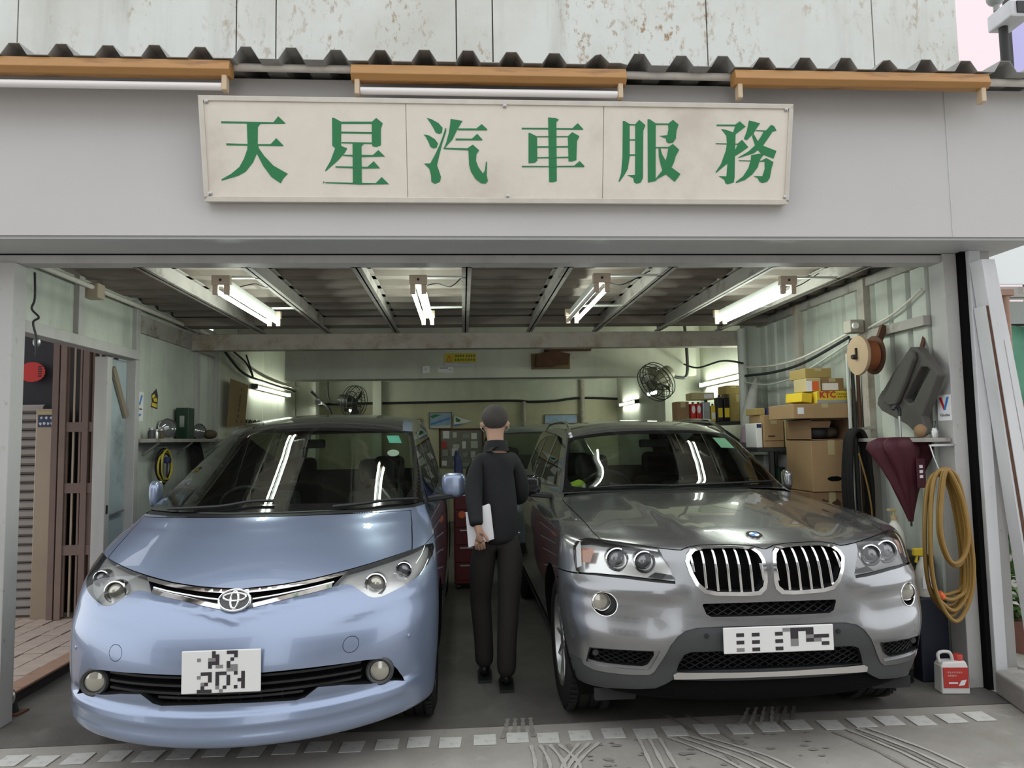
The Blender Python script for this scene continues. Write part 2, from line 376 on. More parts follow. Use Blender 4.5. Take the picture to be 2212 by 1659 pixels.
# lintel channel under the soffit
MB().box(-2.6, 3.06, 4.12, 4.24, 2.50, 2.551).build('lintel_channel', 'post', wf, bevel=0.004)
MB().box(-2.6, 3.06, 4.115, 4.13, 2.545, 2.5515).build('shutter_slot', 'void', wf)
MB().prism([(3.27, 2.552), (3.62, 2.70), (3.62, 2.72), (3.27, 2.567)], lambda a, b, t: (a, t, b), 3.86, 4.19).build('soffit_flare', 'gate_white', wf)
# upper storey sheet wall
wu = struct(MB().box(-5.5, 3.15, 4.22, 4.3, 3.3, 6.5).build('wall_upper', 'grout'), 'stained white sheet metal upper wall with rust specks')
edges = [-5.5, -4.1, -2.55, -1.31, -1.08, -0.01, 0.21, 1.54, 2.61, 3.17]
for a, b in zip(edges[:-1], edges[1:]):
    o = MB().box(a + 0.004, b - 0.004, 4.205, 4.222, 3.3, 6.5).build('wall_sheet', 'upper_panel', wu)
# posts
lp = struct(MB().box(-2.60, -2.457, 4.10, 4.22, 0.0, 2.50).build('trim_1', 'post', bevel=0.004), 'left steel door post of the garage opening')
rp = struct(MB().box(2.985, 3.02, 4.06, 4.30, 0.0, 2.552).build('trim_2', 'void'), 'shutter guide rail slot on the right side')
MB().box(2.90, 2.985, 4.10, 4.24, 0.0, 2.55).build('guide_inner', 'post', rp, bevel=0.004)
MB().box(3.015, 3.085, 4.03, 4.28, 0.0, 2.552).build('guide_outer', 'gate_white', rp, bevel=0.004)
MB().box(3.085, 3.165, 4.06, 4.28, 0.12, 2.552).build('guide_side', 'post', rp, bevel=0.003)

# ------------------------------------------------------------------ corrugated eave
YR = 3.60
rf = thing('corrugated_roof', 'dented corrugated metal eave running along the top of the fascia', 'roof', (0, YR, 3.425))
ribx = [-2.1976 - 5 * 0.2248 + i * 0.2248 for i in range(34)]
for k in range(0, 34, 7):
    seg = ribx[k:k + 7]
    top = []
    for i, x in enumerate(seg):
        jz = random.uniform(-0.004, 0.004); bent = (0.03 if abs(x - 0.74) < 0.12 else 0.02 if abs(x - 2.23) < 0.15 else 0)
        top += [(x - 0.064, 0.0), (x - 0.026 + bent * 0.6, 0.058 + jz - bent * 0.2), (x + 0.026 - bent * 0.2, 0.058 + jz), (x + 0.064, 0.0 + bent * 0.3)]
        if bent: top += [(x + 0.12, -0.008 + bent * 0.6)]
    top.append((seg[-1] + 0.2248 - 0.064, 0.0))
    vs = []; rows = [(0.0, 0.0), (0.2, 0.02), (0.4, 0.04), (0.66, 0.066)]
    for yy, zz in rows: vs += [(x, yy, z + zz) for x, z in top]
    n = len(top); fs = [(r * n + i, r * n + i + 1, (r + 1) * n + i + 1, (r + 1) * n + i) for r in range(3) for i in range(n - 1)]
    MB().add(vs, fs).build('roof_sheet', 'roof_sheet', rf, solid=0.003)
pb = tag(MB().cyl((-3.4, 3.70, 3.435), (3.6, 3.70, 3.415), 0.02, 12).build('eave_pipe', 'pipe_white', smooth=True, org=(0, 3.70, 3.42)), 'off white peeling pipe running under the corrugated eave', 'pipe')

def street_lamp(x0, x1, z, tube, label, tilt=0.0):
    L = x1 - x0; t = thing('tube_light', label, 'light', ((x0 + x1) / 2, YR + 0.04, z), group='tube lights under the eave'); h = L / 2; t.rotation_euler = (0, tilt, 0)
    MB().add([(-h, -.03, .034), (h, -.03, .034), (h, .035, .034), (-h, .035, .034), (-h, -.045, -.02), (h, -.045, -.02), (h, .045, -.02), (-h, .045, -.02), (-h, -.02, -.045), (h, -.02, -.045), (h, .02, -.045), (-h, .02, -.045)],
             [(0, 1, 2, 3), (0, 4, 5, 1), (4, 8, 9, 5), (8, 11, 10, 9), (11, 7, 6, 10), (7, 3, 2, 6), (0, 3, 7, 4), (4, 7, 11, 8), (1, 5, 6, 2), (5, 9, 10, 6)]).build('batten', 'batten', t, bevel=0.003)
    for s in (-1, 1):
        MB().box(s * (h - 0.03) - 0.013, s * (h - 0.03) + 0.013, -0.024, 0.024, -0.118, -0.034).build('lamp_holder', 'holder', t, bevel=0.004)
    if tube:
        MB().cyl((-h + 0.045, 0, -0.092), (h - 0.045, 0, -0.092), 0.019, 16).build('tube', 'tube_off', t, smooth=True)
    return t
street_lamp(-2.62, -1.155, 3.385, True, 'orange brown tube light batten at the left end of the eave')
street_lamp(-0.55, 0.88, 3.375, True, 'orange brown tube light batten above the middle of the sign')
street_lamp(1.465, 2.885, 3.385, False, 'orange brown light batten with its tube missing, right end of the eave')

# ------------------------------------------------------------------ the other side of the street, behind the camera: seen only in paint and glass
M('street_wall', (0.34, 0.32, 0.29), 0.85, var=0.15, vs=1.0); M('street_window', (0.05, 0.06, 0.07), 0.2)
for nm, x0, x1, h, yb in (('a', -16, -3.2, 8.5, -9.5), ('b', .9, 16, 6.8, -9.0)):
    ob = struct(MB().box(x0, x1, yb - .4, yb, 0, h).build('wall_street', 'street_wall'), 'plain building front across the street'); wn = None
    for j in range(int(h // 3)):
        for i in range(int((x1 - x0) // 2.4)):
            p = (x0 + 1.2 + i * 2.4, yb, 1.0 + j * 2.9)
            if wn is None: wn = MB().box(-.7, .7, -.02, .03, 0, 1.5).build('window', 'street_window', ob); wn.location = p
            else: share(wn, p, ob, 'window')

# ------------------------------------------------------------------ shop sign
GLYPHS = {'tian':[[(-1445,138),(-1316,137),(-1183,136),(-1157,166),(-1122,132),(-1127,129),(-1248,127),(-1326,128),(-1443,128)],[(-1316,130),(-1249,127),(-1262,111),(-1267,28),(-1263,10),(-1274,-20),(-1295,-64),(-1334,-110),(-1372,-131),(-1457,-156),(-1459,-150),(-1409,-122),(-1365,-87),(-1340,-46),(-1321,0),(-1318,27)],[(-1424,30),(-1318,27),(-1202,28),(-1172,58),(-1137,21),(-1142,18),(-1262,19),(-1320,19),(-1424,20)],[(-1267,14),(-1237,-31),(-1193,-79),(-1122,-119),(-1144,-141),(-1161,-167),(-1205,-137),(-1244,-82),(-1274,-20),(-1280,0)]],'xing':[[(-886,162),(-877,162),(-840,143),(-845,23),(-814,11),(-829,-14),(-864,-51),(-929,-106),(-931,-100),(-901,-51),(-876,11),(-890,23)],[(-843,143),(-683,145),(-683,134),(-843,132)],[(-685,144),(-661,164),(-629,138),(-639,108),(-641,28),(-663,19),(-684,22),(-687,34)],[(-842,94),(-684,94),(-685,85),(-842,85)],[(-842,42),(-685,41),(-685,34),(-843,36)],[(-786,40),(-724,38),(-741,22),(-745,-168),(-791,-169)],[(-834,-21),(-683,-21),(-655,4),(-622,-28),(-740,-32),(-837,-27)],[(-878,-79),(-713,-81),(-680,-52),(-649,-88),(-742,-90),(-877,-86)],[(-931,-160),(-673,-163),(-641,-132),(-605,-168),(-754,-171),(-932,-165)],[(-944,-157),(-937,-157),(-938,-165),(-943,-165)]],'qi':[[(-402,167),(-379,162),(-341,142),(-321,119),(-325,93),(-339,88),(-356,93),(-368,116),(-384,143)],[(-419,85),(-390,79),(-361,61),(-346,40),(-353,19),(-369,14),(-386,23),(-395,46),(-407,69)],[(-307,117),(-302,117),(-303,98),(-324,38),(-341,-23),(-353,-70),(-340,-107),(-333,-130),(-339,-154),(-365,-165),(-384,-154),(-385,-121),(-393,-89),(-420,-62),(-388,-61),(-363,-18),(-338,33),(-318,84)],[(-279,164),(-217,155),(-229,136),(-251,99),(-270,61),(-305,24),(-309,17),(-317,15),(-304,43),(-289,94),(-281,140)],[(-241,117),(-145,118),(-117,140),(-88,114),(-90,109),(-241,108)],[(-254,66),(-169,66),(-141,91),(-114,62),(-116,58),(-254,57)],[(-317,19),(-194,17),(-165,36),(-132,8),(-146,-12),(-149,-45),(-137,-77),(-113,-110),(-103,-96),(-96,-49),(-91,-51),(-93,-119),(-87,-148),(-99,-162),(-123,-160),(-152,-139),(-176,-101),(-185,-68),(-188,7),(-317,12)]],'che':[[(92,124),(228,125),(360,125),(388,151),(419,120),(414,117),(92,116)],[(231,178),(271,175),(288,168),(275,154),(279,-145),(264,-152),(238,-152)],[(128,98),(135,99),(173,81),(175,-42),(160,-54),(128,-56)],[(336,84),(359,105),(398,85),(385,59),(383,-37),(361,-45),(341,-44)],[(172,83),(338,85),(338,79),(172,77)],[(174,31),(338,34),(338,27),(174,24)],[(175,-24),(340,-20),(340,-27),(175,-30)],[(93,-69),(234,-69),(371,-66),(400,-42),(427,-68),(423,-73),(93,-76)]],'fu':[[(628,165),(638,165),(665,150),(669,-18),(660,-80),(641,-114),(616,-148),(611,-146),(624,-104),(630,-19)],[(695,149),(716,172),(750,145),(739,115),(743,-127),(731,-151),(709,-157),(695,-149),(691,-128),(658,-113),(700,-111)],[(664,150),(696,149),(696,143),(664,143)],[(667,72),(699,73),(699,66),(667,66)],[(668,-5),(701,-5),(701,-12),(668,-13)],[(761,175),(771,176),(805,155),(812,-134),(821,-136),(806,-144),(771,-150)],[(804,155),(873,155),(874,148),(804,147)],[(872,154),(898,174),(928,150),(918,117),(916,79),(901,57),(876,54),(865,64),(863,78),(828,91),(870,95),(875,126)],[(808,34),(877,35),(877,28),(808,28)],[(874,33),(901,50),(936,21),(918,-11),(909,-45),(897,-71),(946,-104),(932,-126),(916,-145),(868,-107),(816,-134),(812,-131),(848,-86),(839,-60),(827,-17),(824,28),(834,28),(843,-2),(864,-37),(871,-12),(877,28)]],'wu':[[(1135,153),(1237,154),(1261,171),(1295,144),(1242,104),(1226,111),(1237,145),(1136,145)],[(1161,130),(1190,126),(1223,115),(1241,106),(1242,6),(1245,-119),(1242,-146),(1209,-157),(1196,-151),(1190,-134),(1157,-114),(1200,-115),(1203,-47),(1143,-97),(1139,-93),(1167,-52),(1190,15),(1196,53),(1191,96)],[(1135,57),(1254,56),(1278,76),(1314,38),(1276,11),(1236,-13),(1240,16),(1254,50),(1135,52)],[(1312,176),(1373,162),(1352,131),(1338,107),(1304,74),(1288,81),(1302,121)],[(1408,126),(1434,155),(1451,148),(1465,125),(1444,120),(1420,84),(1394,46),(1347,7),(1262,-19),(1262,-15),(1316,16),(1351,48),(1384,98),(1395,120),(1352,122),(1352,127)],[(1338,110),(1368,65),(1396,46),(1470,20),(1456,-20),(1388,3),(1356,36),(1333,93)],[(1332,-3),(1378,5),(1399,-2),(1380,-29),(1371,-65),(1342,-104),(1303,-133),(1255,-149),(1252,-144),(1292,-114),(1320,-70),(1331,-27)],[(1265,-30),(1390,-31),(1415,-17),(1456,-38),(1448,-69),(1440,-122),(1426,-142),(1401,-148),(1385,-142),(1374,-123),(1350,-112),(1399,-113),(1410,-74),(1408,-37),(1265,-34)]]}
sd = Vector((0, -.112, .505)).normalized(); sn = Vector((0, -sd.z, sd.y)); so = Vector((0.235, 3.69, 2.985))   # leans forward at the top
sg = thing('shop_sign', 'long cream sign board with six green Chinese characters on grey fascia', 'sign', so)
def on_sign(a, b, t): return Vector((a, 0, 0)) + sd * b + sn * t
MB().prism([(-1.55, -.26), (1.55, -.26), (1.55, .26), (-1.55, .26)], on_sign, -0.05, -0.004).build('backing', 'sign_frame', sg)
for a, b in ((-1.525, -.511), (-.507, .524), (.528, 1.527)):
    MB().prism([(a, -.235), (b, -.235), (b, .237), (a, .237)], on_sign, -0.004, 0.004).build('sign_panel', 'sign_face', sg, bevel=0.001)
for P in ([(-1.55, .237), (1.55, .237), (1.55, .262), (-1.55, .262)], [(-1.55, -.262), (1.55, -.262), (1.55, -.235), (-1.55, -.235)], [(-1.55, -.262), (-1.525, -.235), (-1.525, .237), (-1.55, .262)], [(1.55, -.262), (1.55, .262), (1.527, .237), (1.527, -.235)]):
    MB().prism(P, on_sign, -0.05, 0.012).build('frame_bar', 'sign_frame', sg, bevel=0.002)
for k, st in GLYPHS.items():
    mb = MB()
    for i, s in enumerate(st): mb.prism([(a / 1000, b / 1000) for a, b in s], on_sign, 0.003, 0.0055 + 0.00015 * i)
    mb.build('character', 'sign_green', sg)
for a, b in ((-1.51, .237), (.003, .235), (1.512, .237), (-1.519, -.225), (.018, -.23), (1.53, -.227)):
    p = on_sign(a, b * 0.985, 0.004); MB().lathe([(.011, 0), (.011, .006), (.006, .010)], p, sn, 12).build('bolt', 'steel', sg, smooth=True)
for x in (-1.1, 1.1): MB().bar(on_sign(x, .2, -.05), (x, 0.108, on_sign(x, .2, 0).z), 0.03, 0.03).build('bracket', 'steel', sg)

# ------------------------------------------------------------------ garage shell
WL = -2.52; WR = 2.90; Y0 = 4.22; YB = 6.85; YE = 13.4
ce = struct(MB().box(WL - 0.1, WR + 0.1, Y0, YB + 0.1, 2.64, 2.70).build('ceiling', 'ceiling_deck'), 'brown stained metal deck ceiling with steel joists')
for i, y in enumerate(np.arange(4.34, 6.85, 0.31)):
    MB().prism([(y - 0.075, 2.64), (y - 0.05, 2.605), (y + 0.05, 2.605), (y + 0.075, 2.64)], lambda a, b, t: (t, a, b), WL, WR).build('deck_rib', 'ceiling_deck', ce)
for x in (-1.85, -1.246, -0.615, 0.035, 0.645, 1.282, 1.898, 2.50):
    MB().box(x - 0.005, x + 0.005, Y0, YB, 2.50, 2.62).box(x - 0.03, x + 0.03, Y0, YB, 2.50, 2.508).box(x - 0.03, x + 0.03, Y0, YB, 2.605, 2.612).build('joist', 'joist', ce)
MB().box(WL, WR, YB - 0.32, YB - 0.12, 2.53, 2.60).build('cross_joist', 'ceiling_deck', ce)
bm_ = MB().box(WL - 0.05, WR + 0.05, YB, YB + 0.13, 2.35, 2.50).build('beam_front', 'beam', ce, bevel=0.006)
# inner room
ci = MB().box(WL - 0.3, WR + 0.3, YB + 0.13, YE, 2.95, 3.05).build('ceiling', 'wall_inner'); struct(ci, 'pale ceiling of the rear workshop')
MB().box(-2.0, 2.75, 8.3, 8.6, 2.19, 2.95).build('deep_beam', 'wall_inner', ci)
MB().box(-2.52, -2.0, 8.3, 8.6, 2.62, 2.95).build('beam_end', 'wall_inner', ci)
# back wall
wb = struct(MB().box(-3.3, 3.3, YE, YE + 0.15, 0, 3.05).build('wall_back', 'wall_back'), 'yellowish rear wall of the workshop')
MB().box(-3.3, 3.3, YE - 0.02, YE, 2.19, 3.0).build('upper_band', 'wall_inner', wb)
MB().box(-3.2, 2.5, YE - 0.10, YE - 0.02, 2.565, 2.635).build('cable_trunking', 'fitting', wb)
MB().tube(spline([(-2.7, YE - .04, 2.17), (-1, YE - .04, 2.175), (0.85, YE - .04, 2.19), (1.25, YE - .05, 2.16), (1.7, YE - .05, 2.17), (2.2, YE - .04, 2.22), (3.0, YE - .04, 2.19)], 6), 0.022, 8).build('conduit', 'black_matt', wb, smooth=True)
MB().cyl((2.23, YE - .06, 0.0), (2.23, YE - .06, 2.6), 0.045, 10).build('pipe', 'beam', wb, smooth=True)
MB().cyl((1.14, YE - .05, 1.77), (1.14, YE - .05, 2.17), 0.035, 10).build('pipe', 'beam', wb, smooth=True)
MB().box(-1.62, -1.47, YE - 0.2, YE, 0, 2.95).build('pilaster', 'wall_inner', wb)
# left wall: upper panels, door opening, sheet panels
wl = struct(MB().box(WL - 0.12, WL - 0.03, 5.73, 11.2, 0.0, 2.64).build('wall_left', 'wall_panel'), 'weathered pale green sheet metal wall on the left')
pan = [(4.22, 4.86), (4.90, 5.69), (5.76, 6.98), (7.04, 7.50), (7.56, 9.3), (9.34, 11.1)]
for i, (a, b) in enumerate(pan):
    z0 = 2.19 if b < 5.72 else 0.0; z1 = 2.60 if b < 7.6 else 2.94
    MB().box(WL - 0.03, WL - 0.004, a, b, z0, z1).build('wall_sheet', 'wall_panel' if b < 7.6 else 'wall_inner', wl)
for y in (4.88, 5.72, 7.01, 7.53): MB().box(WL - 0.04, WL + 0.03, y - 0.035, y + 0.035, 0.0 if y > 5.7 else 2.19, 2.6).build('stud', 'post', wl, bevel=0.003)
MB().box(WL - 0.06, WL + 0.045, 4.22, 5.73, 2.135, 2.205).build('door_head', 'post', wl, bevel=0.004)
MB().box(WL - 0.02, WL + 0.02, 5.73, 7.5, 2.36, 2.50).build('dark_rail', 'joist', wl)
MB().box(WL - 0.12, WL - 0.03, 11.1, 11.4, 0, 2.94).build('wall_end', 'wall_inner', wl)
MB().box(-2.6, -2.24, 11.2, 11.5, 0, 2.95).build('pilaster', 'wall_inner', wl)
MB().box(-3.3, -2.62, 11.5, YE, 0, 2.95).build('recess', 'wall_inner', wl)
# right wall
wr = struct(MB().box(WR + 0.03, WR + 0.1, 4.3, 8.6, 0.0, 2.64).build('wall_right', 'wall_panel'), 'ribbed pale sheet metal wall on the right')
y = 4.26
for i in range(13):
    MB().prism([(y, 0.03), (y + 0.02, 0.0), (y + 0.165, 0.0), (y + 0.185, 0.03)], lambda a, b, t: (WR + b, a, t), 0.0, 2.6).build('wall_sheet', 'wall_panel', wr); y += 0.2
for yy in (4.93, 5.95): MB().box(WR - 0.05, WR + 0.02, yy - 0.04, yy + 0.04, 0.0, 2.58).build('stud', 'beam', wr, bevel=0.003)
MB().box(WR - 0.045, WR + 0.02, 4.25, 4.93, 2.14, 2.20).build('rail', 'joist', wr)
MB().box(WR - 0.03, WR + 0.03, 4.25, 6.85, 2.52, 2.58).build('top_rail', 'joist', wr)
MB().box(2.74, 3.1, 6.80, 6.90, 0, 2.95).build('corner_pier', 'wall_panel', wr)
MB().box(WR + 0.0, WR + 0.1, 6.9, YE, 0, 2.95).build('inner_wall', 'wall_inner', wr)
MB().box(2.45, WR, 8.6, 8.9, 0.0, 2.95).build('pier', 'wall_inner', wr)
MB().cyl((2.70, 6.76, 0.0), (2.70, 6.76, 2.5), 0.045, 12).build('downpipe', 'fitting', wr, smooth=True)

# ------------------------------------------------------------------ cars: lofted shells cut into panels
def pchip(x, y, xi):
    x = np.asarray(x, float); y = np.asarray(y, float); xi = np.clip(xi, x[0], x[-1]); h = np.diff(x); d = np.diff(y) / h; m = np.zeros_like(y)
    for i in range(1, len(x) - 1):
        if d[i - 1] * d[i] > 0:
            w1 = 2 * h[i] + h[i - 1]; w2 = h[i] + 2 * h[i - 1]; m[i] = (w1 + w2) / (w1 / d[i - 1] + w2 / d[i])
    m[0] = d[0]; m[-1] = d[-1]; k = np.clip(np.searchsorted(x, xi) - 1, 0, len(h) - 1); t = (xi - x[k]) / h[k]
    return ((1 + 2 * t) * (1 - t) ** 2) * y[k] + t * (1 - t) ** 2 * h[k] * m[k] + t * t * (3 - 2 * t) * y[k + 1] + t * t * (t - 1) * h[k] * m[k + 1]
class Shell:
    """centre profile swept sideways; rows: yc, zc at the middle, ye, ze at the edge, corner roundness, drop exponent; W: (z, half width)"""
    def __init__(s, rows, W, p=2.0, sm=0.02, hooks=()):
        r = np.array(rows, float); s.Wz = np.array(W, float); s.p = p; s.hooks = hooks
        v = np.concatenate([[0], np.cumsum(np.hypot(np.diff(r[:, 0]), np.diff(r[:, 1])))]); s.vmax = v[-1]; s.vs = v
        s.vi = np.linspace(0, s.vmax, int(s.vmax / 0.004) + 1); g = int(sm / 0.004 * 3)
        kk = np.exp(-0.5 * (np.arange(-g, g + 1) * 0.004 / sm) ** 2); kk /= kk.sum(); s.c = []
        for j in range(6):
            c = pchip(v, r[:, j], s.vi); a = np.concatenate([2 * c[0] - c[g:0:-1], c, 2 * c[-1] - c[-2:-g - 2:-1]]); s.c.append(np.convolve(a, kk, 'valid'))
    def W(s, z): return pchip(s.Wz[:, 0], s.Wz[:, 1], np.asarray(z, float))
    def S(s, u, v):
        u = np.asarray(u, float); v = np.asarray(v, float); yc, zc, ye, ze, e, k = [np.interp(v, s.vi, c) for c in s.c]
        a = np.minimum(np.abs(u), 1.0); by = (1 - e) * a ** 2 + e * (1 - np.sqrt(np.maximum(0, 1 - a ** s.p)))
        y = yc + (ye - yc) * by; z = zc + (ze - zc) * a ** k; x = u * s.W(ze)
        for h in s.hooks: y, z = h(y, z, a, v)
        return np.stack([x, y, z], -1)
    def N(s, u, v, h=0.004):
        u = np.asarray(u, float); v = np.asarray(v, float)
        du = s.S(np.clip(u + h, -.9995, .9995), v) - s.S(np.clip(u - h, -.9995, .9995), v); dv = s.S(u, np.clip(v + h, 0, s.vmax)) - s.S(u, np.clip(v - h, 0, s.vmax))
        n = np.cross(du, dv); n /= np.linalg.norm(n, axis=-1, keepdims=True) + 1e-12
        return n
def smooth01(x, a, b): t = np.clip((x - a) / (b - a), 0, 1); return t * t * (3 - 2 * t)
def in_poly(P, poly):
    x, y = P[:, 0], P[:, 1]; r = np.zeros(len(P), bool); n = len(poly)
    for i in range(n):
        x0, y0 = poly[i]; x1, y1 = poly[(i + 1) % n]
        c = ((y0 > y) != (y1 > y)); d = np.where(abs(y1 - y0) < 1e-12, 1e-12, y1 - y0); r ^= c & (x < (x1 - x0) * (y - y0) / d + x0)
    return r
def resample(poly, step, closed=True):
    out = []; n = len(poly)
    for i in range(n if closed else n - 1):
        a = np.array(poly[i], float); b = np.array(poly[(i + 1) % n], float); k = max(1, int(math.ceil(np.linalg.norm(b - a) / step)))
        out += [tuple(a + (b - a) * t / k) for t in range(k)]
    if not closed: out.append(tuple(poly[-1]))
    return out
def ribbon(line, w):
    P = np.array(line, float); n = len(P); L = []; R = []
    for i in range(n):
        t = P[min(i + 1, n - 1)] - P[max(i - 1, 0)]; t /= np.linalg.norm(t) + 1e-9; q = np.array((-t[1], t[0])) * w / 2; L.append(tuple(P[i] + q)); R.append(tuple(P[i] - q))
    return L + R[::-1]
def circ(c, r, n=28, asp=1.0): return [(c[0] + r * math.cos(2 * PI * k / n) * asp, c[1] + r * math.sin(2 * PI * k / n)) for k in range(n)]
def mir(p): return [(-a, b) for a, b in p][::-1]
def cut(grid, polys, step=0.014):
    """constrained triangulation of grid points and polygon outlines; returns points, triangles"""
    pts = []; edges = []
    for P in polys:
        Q = resample(P, step); o = len(pts); n = len(Q); pts += Q; edges += [(o + i, o + (i + 1) % n) for i in range(n)]
    C = np.array(pts); G = np.array(grid)
    if len(C):
        cell = {}
        for c in C: cell.setdefault((int(c[0] // 0.01), int(c[1] // 0.01)), []).append(c)
        keep = []
        for g in G:
            i, j = int(g[0] // 0.01), int(g[1] // 0.01); ok = True
            for a in (-1, 0, 1):
                for b in (-1, 0, 1):
                    for c in cell.get((i + a, j + b), ()):
                        if (c[0] - g[0]) ** 2 + (c[1] - g[1]) ** 2 < 2.5e-5: ok = False
            keep.append(ok)
        G = G[np.array(keep)]
    allp = [Vector(p) for p in pts] + [Vector(g) for g in G]
    vs, es, fs, *_ = delaunay_2d_cdt(allp, edges, [], 0, 1e-7)
    return np.array([tuple(v) for v in vs]), np.array([tuple(f) for f in fs if len(f) == 3])
def tri_object(name, P3, N3, tris, mat, parent, wall=None, wallmat=None, flip=False):
    """smooth panel with exact normals; wall = offset vectors that join the panel border to the outer skin"""
    used = np.unique(tris); mp = -np.ones(len(P3), int); mp[used] = np.arange(len(used)); T = mp[tris]
    V = P3[used]; Nn = N3[used]
    e1 = V[T[:, 1]] - V[T[:, 0]]; e2 = V[T[:, 2]] - V[T[:, 0]]; fl = (np.cross(e1, e2) * Nn[T[:, 0]]).sum(1) < 0
    T[fl] = T[fl][:, ::-1]
    verts = [tuple(v) for v in V]; faces = [tuple(map(int, t)) for t in T]; norms = [tuple(n) for n in Nn]; nb = len(faces)
    if wall is not None:
        cnt = {}
        for t in faces:
            for a, b in ((t[0], t[1]), (t[1], t[2]), (t[2], t[0])): cnt[(min(a, b), max(a, b))] = cnt.get((min(a, b), max(a, b)), 0) + 1
        w = wall[used]; ids = {}
        for (a, b), c in cnt.items():
            if c == 1:
                q = []
                for k in (a, b):
                    for lvl in (0, 1):
                        key = (k, lvl)
                        if key not in ids: ids[key] = len(verts); verts.append(tuple(V[k] - w[k] * lvl)); norms.append(tuple(Nn[k]))
                        q.append(ids[key])
                faces.append((q[0], q[1], q[3], q[2]))
    me = bpy.data.meshes.new(name); me.from_pydata(verts, [], faces); me.materials.append(MATS[mat])
    if wallmat:
        me.materials.append(MATS[wallmat])
        for i in range(nb, len(faces)): me.polygons[i].material_index = 1
    me.polygons.foreach_set('use_smooth', [i < nb for i in range(len(faces))])
    if wall is None: me.normals_split_custom_set_from_vertices(norms)
    o = bpy.data.objects.new(name, me); COL.objects.link(o); o.parent = parent
    return o
def build_shell(root, sh, regions, base, arch, vrows, US=0.89):
    """regions: (name, poly(u,v), offset, 'n'|'y', material, wall material); later ones win. base(u,v)->name for bare skin"""
    th = np.linspace(-PI / 2, PI / 2, 65); us = np.sin(th); grid = [(u * US, v) for v in vrows for u in us]
    (wy, wz, wr_) = arch
    def archpoly(sgn):
        vv = [v for v in np.arange(0.0, 1.3, 0.015)]; A = []
        for v in vv:
            f = lambda u: (lambda p: (p[1] - wy) ** 2 + (p[2] - wz) ** 2 - wr_ ** 2)(sh.S(np.array(u), np.array(v)))
            if f(1.0) < 0:
                a, b = 0.4, 1.0
                for _ in range(30):
                    m = (a + b) / 2
                    if f(m) > 0: a = m
                    else: b = m
                A.append((sgn * b * US, v))
        return A + [(sgn * 1.02 * US, A[-1][1]), (sgn * 1.02 * US, A[0][1])] if A else []
    RR = [(n, [(a * US, b) for a, b in p], o, d, m, w) for n, p, o, d, m, w in regions]
    ap = [archpoly(-1), archpoly(1)]
    P, T = cut(grid, [r[1] for r in RR] + [a for a in ap if a])
    cen = P[T].mean(1); lab = np.full(len(T), '', dtype=object)
    bn = base(cen[:, 0] / US, cen[:, 1]); lab[:] = bn
    for i, r in enumerate(RR): lab[in_poly(cen, r[1])] = '#%d' % i
    for a in ap:
        if a: lab[in_poly(cen, a)] = '!'
    u = np.clip(P[:, 0] / US, -1, 1); S3 = sh.S(u, P[:, 1]); N3 = sh.N(u, P[:, 1])
    lab[(abs(cen[:, 0] / US) > 1) | (cen[:, 1] < vrows[0]) | (cen[:, 1] > vrows[-1])] = '!'
    out = {}
    for nm in set(lab):
        if nm == '!' or nm[0] == '#': continue
        name, mat = nm.split('|'); out[name] = tri_object(name.split('.')[0], S3, N3, T[lab == nm], mat, root)
    groups = {}
    for i, r in enumerate(RR): groups.setdefault((r[0], r[2], r[3], r[4], r[5]), []).append('#%d' % i)
    for (name, off, d, m, w), ids in groups.items():
        for sub in [[i] for i in ids]:
            t = T[np.isin(lab, sub)]
            if not len(t): continue
            vec = N3 * off if d == 'n' else np.tile((0.0, -off, 0.0), (len(N3), 1))
            o = tri_object(name, S3 + vec, N3, t, m, root, wall=vec if abs(off) > 0.0005 and w else None, wallmat=w); out.setdefault(name, o)
    return out
